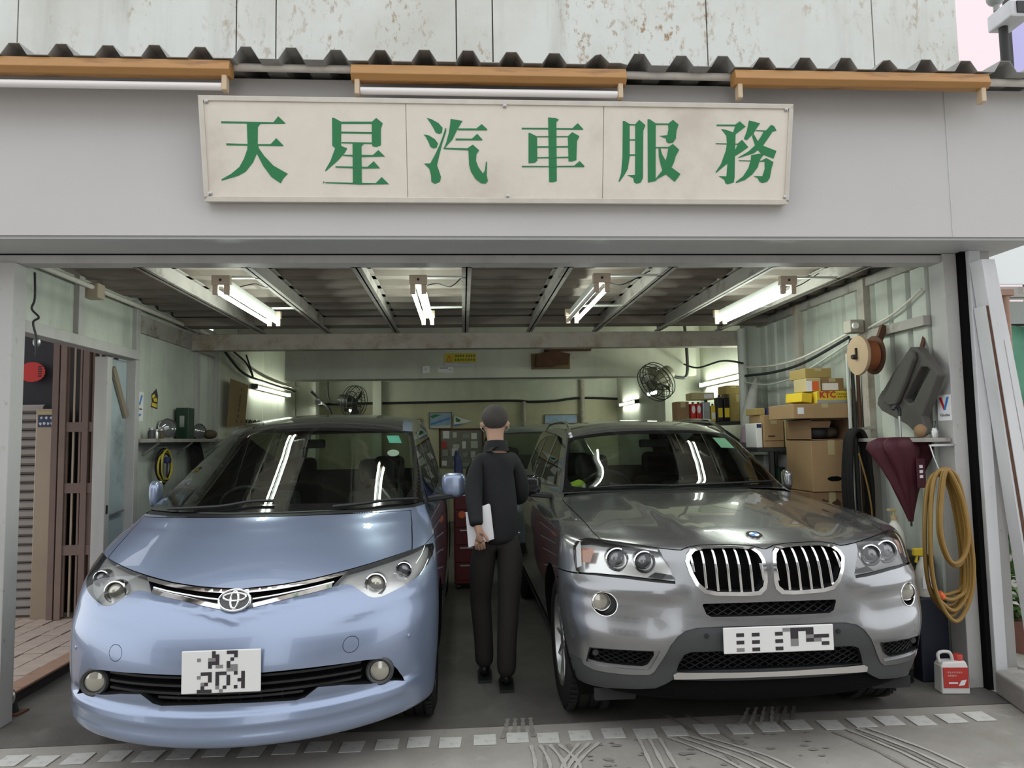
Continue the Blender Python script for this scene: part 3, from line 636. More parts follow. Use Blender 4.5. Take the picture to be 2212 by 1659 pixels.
def build_sides(root, sh, arches, windows, seams, mat, extra=(), zmin=0.2, glass='side_glass'):
    ev = np.linspace(0, sh.vmax, 260); E = np.stack([np.interp(ev, sh.vi, sh.c[2]), np.interp(ev, sh.vi, sh.c[3])], -1)
    Eh = sh.S(np.ones_like(ev), ev); E = Eh[:, 1:]
    outline = [tuple(e) for e in E]
    ap = [[(y + r * math.cos(t), z + r * math.sin(t)) for t in np.linspace(0, 2 * PI, 64)[:-1]] for y, z, r in arches]
    g = [(y, z) for y in np.arange(0.4, 4.8, 0.06) for z in np.arange(0.2, 1.75, 0.04)]
    regs = [('side_window', w, glass) for w in windows] + [('panel_gap', ribbon(s, 0.007), 'void') for s in seams] + list(extra)
    P, T = cut(g, [outline] + ap + [r[1] for r in regs], 0.03)
    cen = P[T].mean(1); lab = np.where(in_poly(cen, outline), '.', '!').astype(object)
    for i, r in enumerate(regs): lab[in_poly(cen, r[1]) & (lab != '!')] = '#%d' % i
    for a in ap: lab[in_poly(cen, a)] = '!'
    x = sh.W(P[:, 1]); dz = (sh.W(P[:, 1] + 0.004) - sh.W(P[:, 1] - 0.004)) / 0.008
    for sg in (-1, 1):
        P3 = np.stack([sg * x, P[:, 0], P[:, 1]], -1); N3 = np.stack([sg * np.ones_like(x), 0 * x, -dz], -1); N3 /= np.linalg.norm(N3, axis=1, keepdims=True)
        tri_object('body_side', P3, N3, T[lab == '.'], mat, root)
        gap = np.isin(lab, ['#%d' % i for i, r in enumerate(regs) if r[0] == 'panel_gap'])
        if gap.any(): tri_object('panel_gap', P3 - N3 * 0.003, N3, T[gap], 'void', root)
        for i, r in enumerate(regs):
            if r[0] != 'panel_gap' and (lab == '#%d' % i).any(): tri_object(r[0], P3 + (N3 * (-0.002 if r[0] == 'side_window' else 0.006)), N3, T[lab == '#%d' % i], r[2], root)
        for (wy, wz, r) in arches:      # wheel well
            a = np.linspace(-0.15 * PI, 1.15 * PI, 26); w0 = float(sh.W(0.6)); vs = []; fs = []
            for t in a: vs += [(sg * (float(sh.W(max(0.15, wz + r * math.sin(t)))) - 0.002), wy + r * math.cos(t), wz + r * math.sin(t)), (sg * 0.5, wy + r * math.cos(t), wz + r * math.sin(t))]
            for i in range(len(a) - 1): fs.append((2 * i, 2 * i + 1, 2 * i + 3, 2 * i + 2))
            vs.append((sg * 0.5, wy, wz)); c = len(vs) - 1
            fs += [(2 * i + 1, c, 2 * i + 3) for i in range(len(a) - 1)]
            MB().add(vs, fs).build('wheel_well', 'void', root)
def make_wheel(parent, x_out, sgn, y, z, R, w, rim):
    ax = (sgn, 0, 0); o = (x_out * sgn - w * sgn, y, z)
    t = MB().lathe([(rim, 0.01), (rim + 0.02, 0.0), (R - 0.05, -0.004), (R - 0.018, 0.008), (R - 0.003, 0.03), (R, 0.05), (R, w * 0.24), (R - 0.008, w * 0.25), (R - 0.008, w * 0.28), (R, w * 0.29), (R, w * 0.47), (R - 0.008, w * 0.48), (R - 0.008, w * 0.52), (R, w * 0.53), (R, w * 0.71), (R - 0.008, w * 0.72), (R - 0.008, w * 0.75), (R, w * 0.76), (R, w - 0.05), (R - 0.003, w - 0.03), (R - 0.018, w - 0.008), (R - 0.05, w + 0.004), (rim + 0.02, w), (rim, w - 0.01)], o, ax, 48, caps=False).build('tyre', 'rubber', parent, smooth=True)
    mb = MB().lathe([(rim + 0.004, 0.0), (rim + 0.004, w - 0.005), (rim - 0.02, w - 0.008), (rim - 0.03, w - 0.04), (rim - 0.03, 0.03)], o, ax, 40, caps=False)
    mb.lathe([(0.06, w - 0.05), (0.055, w - 0.02), (0.02, w - 0.015)], o, ax, 20)
    for k in range(10):
        a = 2 * PI * k / 10; d = Vector((0, math.cos(a), math.sin(a)))
        p0 = Vector(o) + Vector(ax) * (w - 0.04) + d * 0.045; p1 = Vector(o) + Vector(ax) * (w - 0.03) + d * (rim - 0.02); mb.tube([p0, p1], [0.02, 0.013], 6)
    mb.build('rim', 'steel', parent, smooth=True)
    mbt = MB()
    for k in range(60):
        a = 2 * PI * k / 60; d = Vector((0, math.cos(a), math.sin(a))); tt = Vector((0, -math.sin(a), math.cos(a)))
        for f0, f1 in ((0.06, 0.22), (0.78, 0.94)):
            p0 = Vector(o) + Vector(ax) * (w * f0) + d * (R - 0.003); p1 = Vector(o) + Vector(ax) * (w * f1) + d * (R - 0.003) ; mbt.bar(p0, p1, 0.018, 0.012)
    q = mbt.build('tread', 'rubber', parent); q['kind'] = 'stuff'
def cabin(root, y_d, z_d, hw, y_s, z_top, rhd=-0.38, rows=(0.0, 0.95), seatmat='seat', dashmat='dash', floor=0.32, back=4.3):
    # dashboard with a crowned top
    vs = []; n = 17
    for i in range(n):
        t = -1 + 2 * i / (n - 1); x = t * hw; yb = y_d + 0.22 * t * t
        hood = 0.05 * math.exp(-((x - rhd) / 0.17) ** 2)
        vs += [(x, yb, z_d - 0.02), (x, yb + 0.28, z_d + 0.02 - 0.02 * t * t), (x, yb + 0.52 - 0.1 * t * t, z_d + 0.015 + hood - 0.03 * t * t), (x, yb + 0.62 - 0.1 * t * t, z_d - 0.06), (x, yb + 0.6 - 0.1 * t * t, z_d - 0.45)]
    MB().add(vs, [(5 * i + j, 5 * i + 5 + j, 5 * i + 6 + j, 5 * i + 1 + j) for i in range(n - 1) for j in range(4)]).build('dashboard', dashmat, root, smooth=True, angle=60)
    c = Vector((rhd, y_s - 0.42, z_d - 0.02)); ax = Vector((0, 0.86, 0.5)).normalized(); xx = Vector((1, 0, 0)); yy = ax.cross(xx)
    mb = MB().tube([c + (xx * math.cos(a) + yy * math.sin(a)) * 0.185 for a in np.linspace(0, 2 * PI, 33)[:-1]], 0.016, 8, True)
    for a in (0, PI, -PI / 2): mb.bar(c, c + (xx * math.cos(a) + yy * math.sin(a)) * 0.18, 0.045, 0.02)
    mb.lathe([(0.07, -0.03), (0.075, 0.0), (0.05, 0.02)], c, -ax, 20); mb.build('steering_wheel', 'black', root, smooth=True)
    for dy in rows:
        for x in (-0.38, 0.38):
            yy0 = y_s + dy
            MB().box(x - 0.26, x + 0.26, yy0 - 0.5, yy0 + 0.05, floor, 0.62).build('seat_cushion', seatmat, root, bevel=0.05)
            MB().add([(x - .25, yy0 - .08, .55), (x + .25, yy0 - .08, .55), (x + .25, yy0 + .1, .55), (x - .25, yy0 + .1, .55), (x - .2, yy0 + .06, z_top), (x + .2, yy0 + .06, z_top), (x + .2, yy0 + .2, z_top), (x - .2, yy0 + .2, z_top)], [(0, 3, 2, 1), (4, 5, 6, 7), (0, 1, 5, 4), (1, 2, 6, 5), (2, 3, 7, 6), (3, 0, 4, 7)]).build('seat_back', seatmat, root, bevel=0.05)
            MB().box(x - 0.13, x + 0.13, yy0 + 0.08, yy0 + 0.2, z_top + 0.03, z_top + 0.22).build('headrest', seatmat, root, bevel=0.045)
    MB().box(-hw, hw, y_d + 0.3, back, 0.24, floor).build('cabin_floor', 'cabin', root)
def under(root, y0, y1, hw, z=0.19):
    MB().box(-hw, hw, y0, y1, z, z + 0.03).build('undertray', 'void', root)

# ------------------------------------------------------------------ car shapes, metres in each car's own frame (y runs back from the bumper)
VAN_ROWS=[
(.30,.17,.62,.20,1,2), (.06,.175,.585,.215,1,2), (.005,.20,.575,.245,1,2), (.0,.235,.57,.28,1,2), (.02,.27,.57,.32,1,2), (.045,.31,.57,.36,1,2), (.02,.42,.57,.44,1,2), (.02,.50,.57,.52,1,2), (.035,.58,.57,.61,1,2), (.07,.67,.61,.71,1,2), (.115,.74,.65,.80,1,2), (.19,.80,.72,.88,.95,2), (.29,.880,.80,.94,.85,2), (.41,.965,.89,.99,.75,2), (.54,1.045,1.0,1.04,.6,2), (.63,1.085,1.10,1.085,.4,2), (.97,1.25,1.46,1.24,.3,2), (1.30,1.41,1.80,1.40,.3,2), (1.63,1.565,2.10,1.535,.3,2), (1.80,1.615,2.25,1.585,.3,2), (2.2,1.67,2.5,1.63,.3,2), (3.0,1.71,3.1,1.67,.2,2.5), (4.0,1.69,4.0,1.65,.2,2.5), (4.5,1.60,4.45,1.58,.3,2.5), (4.66,1.30,4.5,1.30,.7,2), (4.76,.9,4.5,.9,1,2), (4.78,.5,4.5,.5,1,2), (4.72,.25,4.5,.25,1,2)]
VAN_W=[(.15,.82),(.2,.855),(.25,.87),(.40,.885),(.6,.889),(.8,.882),(.93,.866),(1.0,.845),(1.085,.80),(1.3,.735),(1.55,.657),(1.60,.64),(1.70,.60)]
SUV_ROWS=[
(.30,.20,.60,.22,1,2), (.16,.21,.56,.25,1,2), (.115,.235,.53,.29,1,2), (.095,.30,.51,.35,1,2), (.085,.40,.50,.43,1,2), (.06,.48,.49,.51,1,2), (.055,.56,.49,.58,1,2), (.07,.64,.49,.66,.9,2), (.07,.74,.51,.75,.75,2), (.07,.84,.54,.85,.6,2), (.085,.90,.56,.92,.6,2), (.13,.95,.60,.965,.6,2.5), (.25,.985,.68,.99,.6,3), (.45,1.02,.80,1.015,.7,4), (.8,1.07,1.05,1.035,.5,4), (1.15,1.105,1.3,1.055,.4,4), (1.33,1.125,1.50,1.075,.4,4), (1.42,1.14,1.60,1.115,.4,3), (1.7,1.325,1.88,1.295,.4,3), (1.98,1.50,2.17,1.46,.4,3), (2.1,1.55,2.3,1.505,.4,3), (2.35,1.60,2.55,1.55,.3,3), (3.0,1.625,3.1,1.57,.2,3), (3.8,1.61,3.8,1.56,.2,3), (4.3,1.55,4.2,1.52,.3,3), (4.5,1.15,4.25,1.15,.7,2), (4.6,.8,4.25,.8,1,2), (4.62,.5,4.25,.5,1,2), (4.56,.25,4.25,.25,1,2)]
SUV_W=[(.15,.84),(.22,.86),(.29,.89),(.45,.925),(.65,.94),(.8,.937),(.95,.918),(1.02,.89),(1.06,.85),(1.115,.79),(1.3,.715),(1.46,.645),(1.56,.60),(1.6,.57)]

GB = [(0, .8717), (.0757, .89), (.2701, .9288), (.4654, .955)]
GT = [(0, .992), (.0478, .999), (.2092, 1.0077), (.3692, 1.0218), (.5376, 1.043)]
def van_hook(y, z, a, v):
    vg = np.interp(a, [p[0] for p in GB], [p[1] for p in GB])
    y = y - 0.009 * np.exp(-((v - (vg - .032)) / .020) ** 2) * (1 - smooth01(a, .40, .54))
    y = y - 0.007 * np.exp(-((v - (.80 + .10 * (a - .45))) / .032) ** 2) * smooth01(a, .42, .62) * (1 - smooth01(a, .90, 1.0))
    y = y - pchip([0, 1.1, 1.25, 1.40, 1.52, 2.6, 9], [0, 0, .004, .021, .052, 0, 0], v) * (1 + .7 * smooth01(a, .35, .7)) * (1 - smooth01(a, .93, 1.0))      # steeper bonnet
    y = y - 0.028 * smooth01(v, .35, .405) * (1 - smooth01(v, .425, .465)) * (1 - smooth01(a, .82, .97))
    return y, z
def suv_hook(y, z, a, v):
    y = y - 0.022 * np.exp(-((v - .715) / .04) ** 2) * smooth01(a, .38, .58) * (1 - smooth01(a, .93, 1.0))     # brow above the fog lamps
    y = y + 0.012 * np.exp(-((v - .56) / .05) ** 2) * smooth01(a, .45, .6) * (1 - smooth01(a, .9, 1.0))
    uc = .30 + .22 * np.clip((v - .95) / 1.2, 0, 1); k = smooth01(v, .95, 1.15) * (1 - smooth01(v, 2.0, 2.2))
    z = z + 0.012 * np.exp(-((a - uc) / .05) ** 2) * k + 0.010 * (1 - smooth01(a, uc - .08, uc)) * k - 0.012 * np.exp(-((a - .78) / .09) ** 2) * k
    return y, z
VAN = Shell(VAN_ROWS, VAN_W, 2.0, hooks=(van_hook,)); SUV = Shell(SUV_ROWS, SUV_W, 3.4, hooks=(suv_hook,))
def sp(sh, u, v, n=0.0, dy=0.0):
    p = sh.S(np.array(u), np.array(v)); q = sh.N(np.array(u), np.array(v)); return Vector(p + q * n + np.array((0, dy, 0)))
def plate(root, cx, z, y, w, h, rows, cw, ch, tilt=0.0):
    pl = MB().box(cx - w / 2, cx + w / 2, y, y + 0.008, z - h / 2, z + h / 2).build('number_plate', 'plate_white', root, bevel=0.004); pl['label'] = 'white number plate'
    MB().box(cx - w / 2 + .03, cx + w / 2 - .03, y + 0.008, y + 0.05, z - h / 2 + .02, z + h / 2 - .02).build('plate_bracket', 'black', root)
    x0 = cx - cw * len(rows[0]) / 2; z0 = z + ch * len(rows) / 2
    cells = {(i, j): c for j, r in enumerate(rows) for i, c in enumerate(r) if c != '.'}; left = set(cells)
    while left:                                          # pixelation blocks stand in for the characters; touching cells form one piece
        q = [left.pop()]; grp = []; m0 = cells[q[0]]
        while q:
            i, j = q.pop(); grp.append((i, j))
            for n_ in ((i + 1, j), (i - 1, j), (i, j + 1), (i, j - 1)):
                if n_ in left and cells[n_] == m0: left.discard(n_); q.append(n_)
        mb = MB()
        for i, j in grp: mb.add([(x0 + i * cw, y - .0012, z0 - (j + 1) * ch), (x0 + (i + 1) * cw, y - .0012, z0 - (j + 1) * ch), (x0 + (i + 1) * cw, y - .0012, z0 - j * ch), (x0 + i * cw, y - .0012, z0 - j * ch)], [(0, 1, 2, 3)])
        mb.build('plate_mosaic', 'print_black' if m0 == '#' else 'print_grey', pl)
def lattice(name, sh, polys, dy, du, parent, slope=0.55):
    mb = MB()
    for poly in polys:
        P = np.array(poly); u0, u1 = P[:, 0].min(), P[:, 0].max(); v0, v1 = P[:, 1].min(), P[:, 1].max()
        for sg in (-1, 1):
            c = u0 - (v1 - v0) / slope * 1.2
            while c < u1 + (v1 - v0) / slope * 1.2:
                q = [(c + sg * (t - .5) * (v1 - v0) / slope, v0 + t * (v1 - v0)) for t in np.linspace(0, 1, 22)]; m = in_poly(np.array(q), poly); run = []
                for k, (pt, ok) in enumerate(zip(q, m)):
                    if ok: run.append(tuple(sp(sh, pt[0], pt[1], 0, dy)))
                    if (not ok or k == len(q) - 1):
                        if len(run) > 1: mb.tube(run, 0.0028, 4, caps=False)
                        run = []
                c += du
    o = mb.build(name, 'black', parent); o['kind'] = 'stuff'; return o
def patch(name, sh, corners, n, mat, parent, k=4):
    vs = []
    for i in range(k + 1):
        for j in range(k + 1):
            s, t = i / k, j / k; a, b, c, d = [np.array(q) for q in corners]; uv = (a * (1 - s) + b * s) * (1 - t) + (d * (1 - s) + c * s) * t; vs.append(tuple(sp(sh, uv[0], uv[1], n)))
    return MB().add(vs, [(i * (k + 1) + j, i * (k + 1) + j + 1, (i + 1) * (k + 1) + j + 1, (i + 1) * (k + 1) + j) for i in range(k) for j in range(k)]).build(name, mat, parent, smooth=True)
def projector(parent, c, r, ax=(0, -1, 0), lens='lamp_lens', name='projector_lamp'):
    o = MB().lathe([(r * .96, -0.05), (r, -.004), (r * 1.0, .004), (r * .9, .008), (r * .84, .002), (r * .80, -.02), (r * .74, -.03)], c, ax, 32, caps=False).build(name, 'chrome', parent, smooth=True)
    l = MB().lathe([(r * .76, -.03), (r * .74, -.012), (r * .6, .004), (r * .36, .014), (r * .12, .018), (.0005, .018)], c, ax, 28).build('lens', lens, o, smooth=True); return o
def mirror(root, c, sz, arm, paintm, rotz):
    m = MB(); C0 = Vector(c); R3 = Matrix.Rotation(rotz, 3, 'Z'); sg, rg = 28, 16; f = lambda t, p: math.copysign(abs(t) ** p, t)
    vs = []
    for i in range(rg + 1):
        th = -PI / 2 + PI * i / rg
        for k in range(sg):
            ph = 2 * PI * k / sg; d = Vector((sz[0] * f(math.cos(th), .55) * f(math.cos(ph), .6), sz[1] * f(math.cos(th), .55) * f(math.sin(ph), .75), sz[2] * f(math.sin(th), .6)))
            if d.y > 0: d.y *= .45
            d.x *= 1 - .12 * (d.z / sz[2] < 0) * abs(d.z / sz[2]); vs.append(C0 + R3 @ d)
    m.add(vs, [(i * sg + k, i * sg + (k + 1) % sg, (i + 1) * sg + (k + 1) % sg, (i + 1) * sg + k) for i in range(rg) for k in range(sg)])
    o = m.build('door_mirror', paintm, root, smooth=True, angle=70)
    MB().bar(C0 + Vector((0, 0, -sz[2] * .8)), arm, 0.09, 0.035).build('mirror_arm', 'black', o, bevel=0.008)
def basefn(hood_poly, vb, vc, vg1, ufen, names, roofmat, roofu, vr0, pil):
    """names the bare skin by where it lies"""
    pt, = names
    def f(u, v):
        a = abs(u); r = np.full(len(u), 'front_bumper|' + pt, dtype=object)
        r[(v > vb) & (u > ufen)] = 'fender|' + pt; r[(v > vb) & (u < -ufen)] = 'fender.L|' + pt
        r[(v >= vc)] = 'pillar|' + pil; r[(v >= vc) & (u < 0)] = 'pillar.L|' + pil
        r[(v >= vg1)] = 'roof_edge|' + pt; r[(v >= vg1) & (u < 0)] = 'roof_edge.L|' + pt
        r[(v >= vg1) & (a < roofu)] = 'roof|' + roofmat
        r[(v >= vr0)] = 'tailgate|' + pt
        return r
    return f

# ------------------------------------------------------------------ the blue one-box van
def build_van(name, label, loc, paintm, roofm, full=True):
    sh = VAN; root = thing(name, label, 'car', loc); vs = sh.vs; vcw = 1.535; vg0, vg1 = 1.585, 2.645
    lamp = [(.5376, 1.043), (.6486, 1.0566), (.7451, 1.0706), (.8746, 1.0871), (.9468, 1.0997), (.9892, 1.079), (.9957, 1.0375), (.984, .9813), (.9544, .9372), (.9142, .9067), (.8754, .8887), (.8188, .875), (.7633, .8638), (.7177, .8555), (.6813, .8582), (.6537, .8688), (.611, .9046), (.567, .9439), (.543, .9572), (.5152, .959), (.4654, .955), (.4981, .992)]
    hr = [(0, .9946)] + [(a, b + .003) for a, b in GT[1:]] + [(.6486, 1.060), (.7451, 1.074), (.8746, 1.0905), (.8852, 1.3157), (.9116, 1.51), (.6525, 1.528), (.1791, 1.537), (0, 1.537)]
    hood = hr + mir(hr)[1:-1]
    sym = lambda L: L + mir(L)[1:] if L[0][0] == 0 else L
    gt = mir(GT)[:-1] + GT; gb = mir(GB)[:-1] + GB
    grille = gt + gb[::-1]
    bar1 = gt + [(a, b - .022) for a, b in gt[::-1]]; bar2 = gb + [(a, b + .024) for a, b in gb[::-1]]
    ik = [(0, .6125), (.1771, .6095), (.3234, .6102), (.4507, .6087), (.6437, .6025), (.718, .5941), (.7623, .5734), (.7986, .5225), (.8212, .4749), (.8352, .4425), (.754, .4723), (.6661, .4838), (.5368, .5103), (.426, .5198), (.4045, .507), (.3651, .4802), (.322, .4716), (.2371, .4772), (.1091, .4825), (0, .4852)]
    intake = ik + mir(ik)[1:-1]
    glass = [(-.972, vg0), (.972, vg0), (.978, 2.06), (.985, vg1), (-.985, vg1), (-.978, 2.06)]
    cl = [(0, 1.662), (.1535, 1.6607), (.4838, 1.6454), (.8452, 1.6326), (.8865, 1.6558), (.9333, 1.7645), (.9578, 1.8718), (.967, 2.5159), (.94, 2.592), (.6845, 2.5934), (0, 2.58)]
    clear = cl + mir(cl)[1:-1]
    vr0 = vs[22] + .30; rw = [(-.86, vs[23] + .06), (.86, vs[23] + .06), (.86, vs[24] + .12), (-.86, vs[24] + .12)]
    cap = circ((.575, .680), .0335, 28, 1 / .89)
    reg = [('hood', hood, 0, 'n', paintm, None), ('panel_gap', ribbon(hood + hood[:1], .006), -.004, 'n', 'void', 'void')]
    if full: reg += [('panel_gap', ribbon(c + c[:1], .0025), -.002, 'n', 'void', 'void') for c in (cap, mir(cap))]
    reg += [('panel_gap', ribbon([(.9468, 1.0997), (.99, 1.15), (1, 1.17)], .005), -.003, 'n', 'void', 'void'), ('panel_gap', ribbon([(-.9468, 1.0997), (-.99, 1.15), (-1, 1.17)], .005), -.003, 'n', 'void', 'void')]
    reg += [('upper_grille', grille, -.035, 'y', 'void', 'black'), ('chrome_bar', bar1, .004, 'y', 'chrome', 'chrome'), ('chrome_bar', bar2, .006, 'y', 'chrome', 'chrome'),
            ('lower_intake', intake, -.07, 'y', 'void', 'black'),
            ('headlight_bowl', lamp, -.035, 'n', 'lamp_bowl', 'lamp_dark'), ('headlight_bowl', mir(lamp), -.035, 'n', 'lamp_bowl', 'lamp_dark'),
            ('cowl', [(-1, vcw + .004), (1, vcw + .004), (1, vg0 - .002), (-1, vg0 - .002)], -.006, 'n', 'black', None),
            ('windshield_border', glass, 0, 'n', 'black_gloss', None), ('windshield', clear, 0, 'n', 'windshield', None), ('rear_window', rw, 0, 'n', 'side_glass', None)]
    base = basefn(hood, .99, vcw, vg1, .86, (paintm,), roofm, .90, vr0, 'black_gloss' if full else paintm)
    vrows = np.concatenate([np.arange(0, 1.7, .02), np.arange(1.7, sh.vmax, .05), [sh.vmax]])
    out = build_shell(root, sh, reg, base, (.88, .34, .375), vrows)
    build_sides(root, sh, [(.88, .34, .375), (3.83, .34, .375)], [[(1.38, 1.10), (1.55, 1.10), (1.55, 1.215)], [(1.60, 1.09), (2.55, 1.09), (2.55, 1.55), (2.25, 1.545), (1.60, 1.245)], [(2.65, 1.09), (3.55, 1.10), (3.55, 1.57), (2.65, 1.56)], [(3.65, 1.11), (4.35, 1.2), (4.30, 1.5), (3.65, 1.57)]],
                [[(1.36, .32), (1.36, 1.07)], [(2.6, .32), (2.6, 1.08)], [(3.6, .7), (3.6, 1.1)]], paintm)
    # headlight covers follow the skin
    for L in (lamp, mir(lamp)):
        U = .89; P, T = cut([(u * U, v) for v in np.arange(.84, 1.12, .02) for u in np.linspace(-.99, .99, 60)], [[(a * U, b) for a, b in L]]); cen = P[T].mean(1); t = T[in_poly(cen, [(a * U, b) for a, b in L])]
        u = np.clip(P[:, 0] / U, -1, 1); tri_object('headlight_cover', sh.S(u, P[:, 1]) + sh.N(u, P[:, 1]) * .001, sh.N(u, P[:, 1]), t, 'lamp_glass', root)
    for s in (-1, 1):
        projector(root, sp(sh, s * .688, .931, -.012), .052, lens='fog_glass'); projector(root, sp(sh, s * .834, .968, -.014), .040)
        fc = sp(sh, s * .712, .536, 0, .02)
        f = MB().lathe([(.062, -.05), (.064, .01), (.056, .018), (.046, .012), (.044, -.01)], fc, (0, -1, 0), 28, caps=False).build('fog_lamp', 'grey_plastic', root, smooth=True)
        MB().lathe([(.045, -.01), (.043, .006), (.03, .012), (.0005, .014)], fc, (0, -1, 0), 28).build('lens', 'fog_glass', f, smooth=True)
        mirror_c = (1.0, 1.20) if s > 0 else (-.86, 1.10)
        if full: MB().lathe([(.010, 0), (.009, .003), (.006, .004)], sp(sh, s * .8544, .6587), tuple(sh.N(np.array(s * .8544), np.array(.6587))), 14).build('parking_sensor', paintm, root, smooth=True)
        make_wheel(root, .862, s, .88, .33, .33, .215, .215); make_wheel(root, .862, s, 3.83, .33, .33, .215, .215)
        # grille and intake bars
    for v0, dy in ((.0, .018),):
        mid = [(u, (np.interp(abs(u), [p[0] for p in GB], [p[1] for p in GB]) * .42 + np.interp(abs(u), [p[0] for p in GT], [p[1] for p in GT]) * .58) - .02) for u in np.linspace(-.47, .47, 25)]
        MB().tube([sp(sh, u, v, 0, .012) for u, v in mid], .006, 6).build('grille_bar', 'satin', root, smooth=True)
    for v, ue in ((.588, .62), (.553, .62), (.520, .62), (.50, .35)):
        o = MB()
        for u0, u1 in ((-ue, ue),):
            pts = [sp(sh, u, v, 0, .045) for u in np.linspace(u0, u1, 25)]
            vsx = []; 
            for p in pts: vsx += [(p.x, p.y - .015, p.z - .004), (p.x, p.y + .02, p.z - .006), (p.x, p.y + .02, p.z + .004), (p.x, p.y - .015, p.z + .006)]
            o.add(vsx, [(4 * i + j, 4 * i + (j + 1) % 4, 4 * i + 4 + (j + 1) % 4, 4 * i + 4 + j) for i in range(24) for j in range(4)])
        o.build('intake_slat', 'black', root)
    for u in (-.25, -.15, -.05, .05, .15, .25):
        a = sp(sh, u, .485, 0, .05); b = sp(sh, u, .515, 0, .05); MB().bar(a, b, .006, .02).build('intake_divider', 'black', root)
    if full:
        # oval badge of three interlocking rings
        c = sp(sh, 0, .922, .018, -.012); n = Vector((0, -.93, .36)).normalized(); xx = Vector((1, 0, 0)); zz = xx.cross(n) * -1
        zz = n.cross(xx) * -1 if (n.cross(xx)).z < 0 else n.cross(xx)
        em = MB().prism([(.071 * math.cos(t), .049 * math.sin(t)) for t in np.linspace(0, 2 * PI, 41)[:-1]], lambda a, b, t: c + xx * a + zz * b + n * t, -.035, .0).build('badge', 'lamp_dark', root)
        for rx, rz, oz, nm in ((.068, .046, 0, 'ring'), (.049, .017, .014, 'ring'), (.017, .037, .001, 'ring')):
            MB().tube([c + xx * (rx * math.cos(t)) + zz * (oz + rz * math.sin(t)) + n * .003 for t in np.linspace(0, 2 * PI, 49)[:-1]], .0055, 8, True).build(nm, 'chrome', em, smooth=True)
        rows = ['.....#...###...', '.....##....#...', '.+..++#...#....', '....###..#.....', '....#.++.#++...', '.........+++...', '..###.###..#.#.', '.+..#.#..#...#.', '....#.#..#..##.', '..+#..#..#...#.', '..#...+.#..#.#.', '.####..+.......']
        plate(root, -.013, .515, sp(sh, 0, .64).y - .03, .33, .178, rows, .0153, .0144)
        for L in ([(-.71, 1.58), (-.344, 1.61), (-.137, 1.66), (.02, 1.664)], [(.414, 1.58), (.597, 1.595), (.76, 1.615), (.9486, 1.60)]):
            MB().tube([sp(sh, u, v, .02) for u, v in spline(L, 6)], .009, 6).build('wiper', 'black', root, smooth=True)
        st = patch('licence_sticker', sh, [(.7482, 2.5328), (.8615, 2.5449), (.8866, 2.4073), (.7743, 2.4068)], -.004, 'sticker_teal', root); st['label'] = 'teal licence disc behind the glass'
        ov = MB().prism([(.8076 + .05 * math.cos(t), 2.25 + .05 * math.sin(t)) for t in np.linspace(0, 2 * PI, 25)[:-1]], lambda a, b, t: sp(sh, a, b, t), -.006, -.004).build('oval_sticker', 'sticker_pale', root)
        mirror(root, (.965, 1.38, 1.195), (.078, .05, .078), (.80, 1.40, 1.11), paintm, -.1); mirror(root, (-.835, 1.32, 1.19), (.035, .10, .075), (-.79, 1.30, 1.11), paintm, .2)
        MB().box(-.09, .09, 1.75, 1.78, 1.44, 1.50).build('rear_view_mirror', 'black', root, bevel=.01)
    cabin(root, .74, 1.055, .72, 2.1, 1.13)
    under(root, .35, 4.5, .60); return root
build_van('van', 'light blue van with sloping nose parked on the left of the garage', (-1.025, 3.24, 0), 'paint_blue', 'roof_dark')

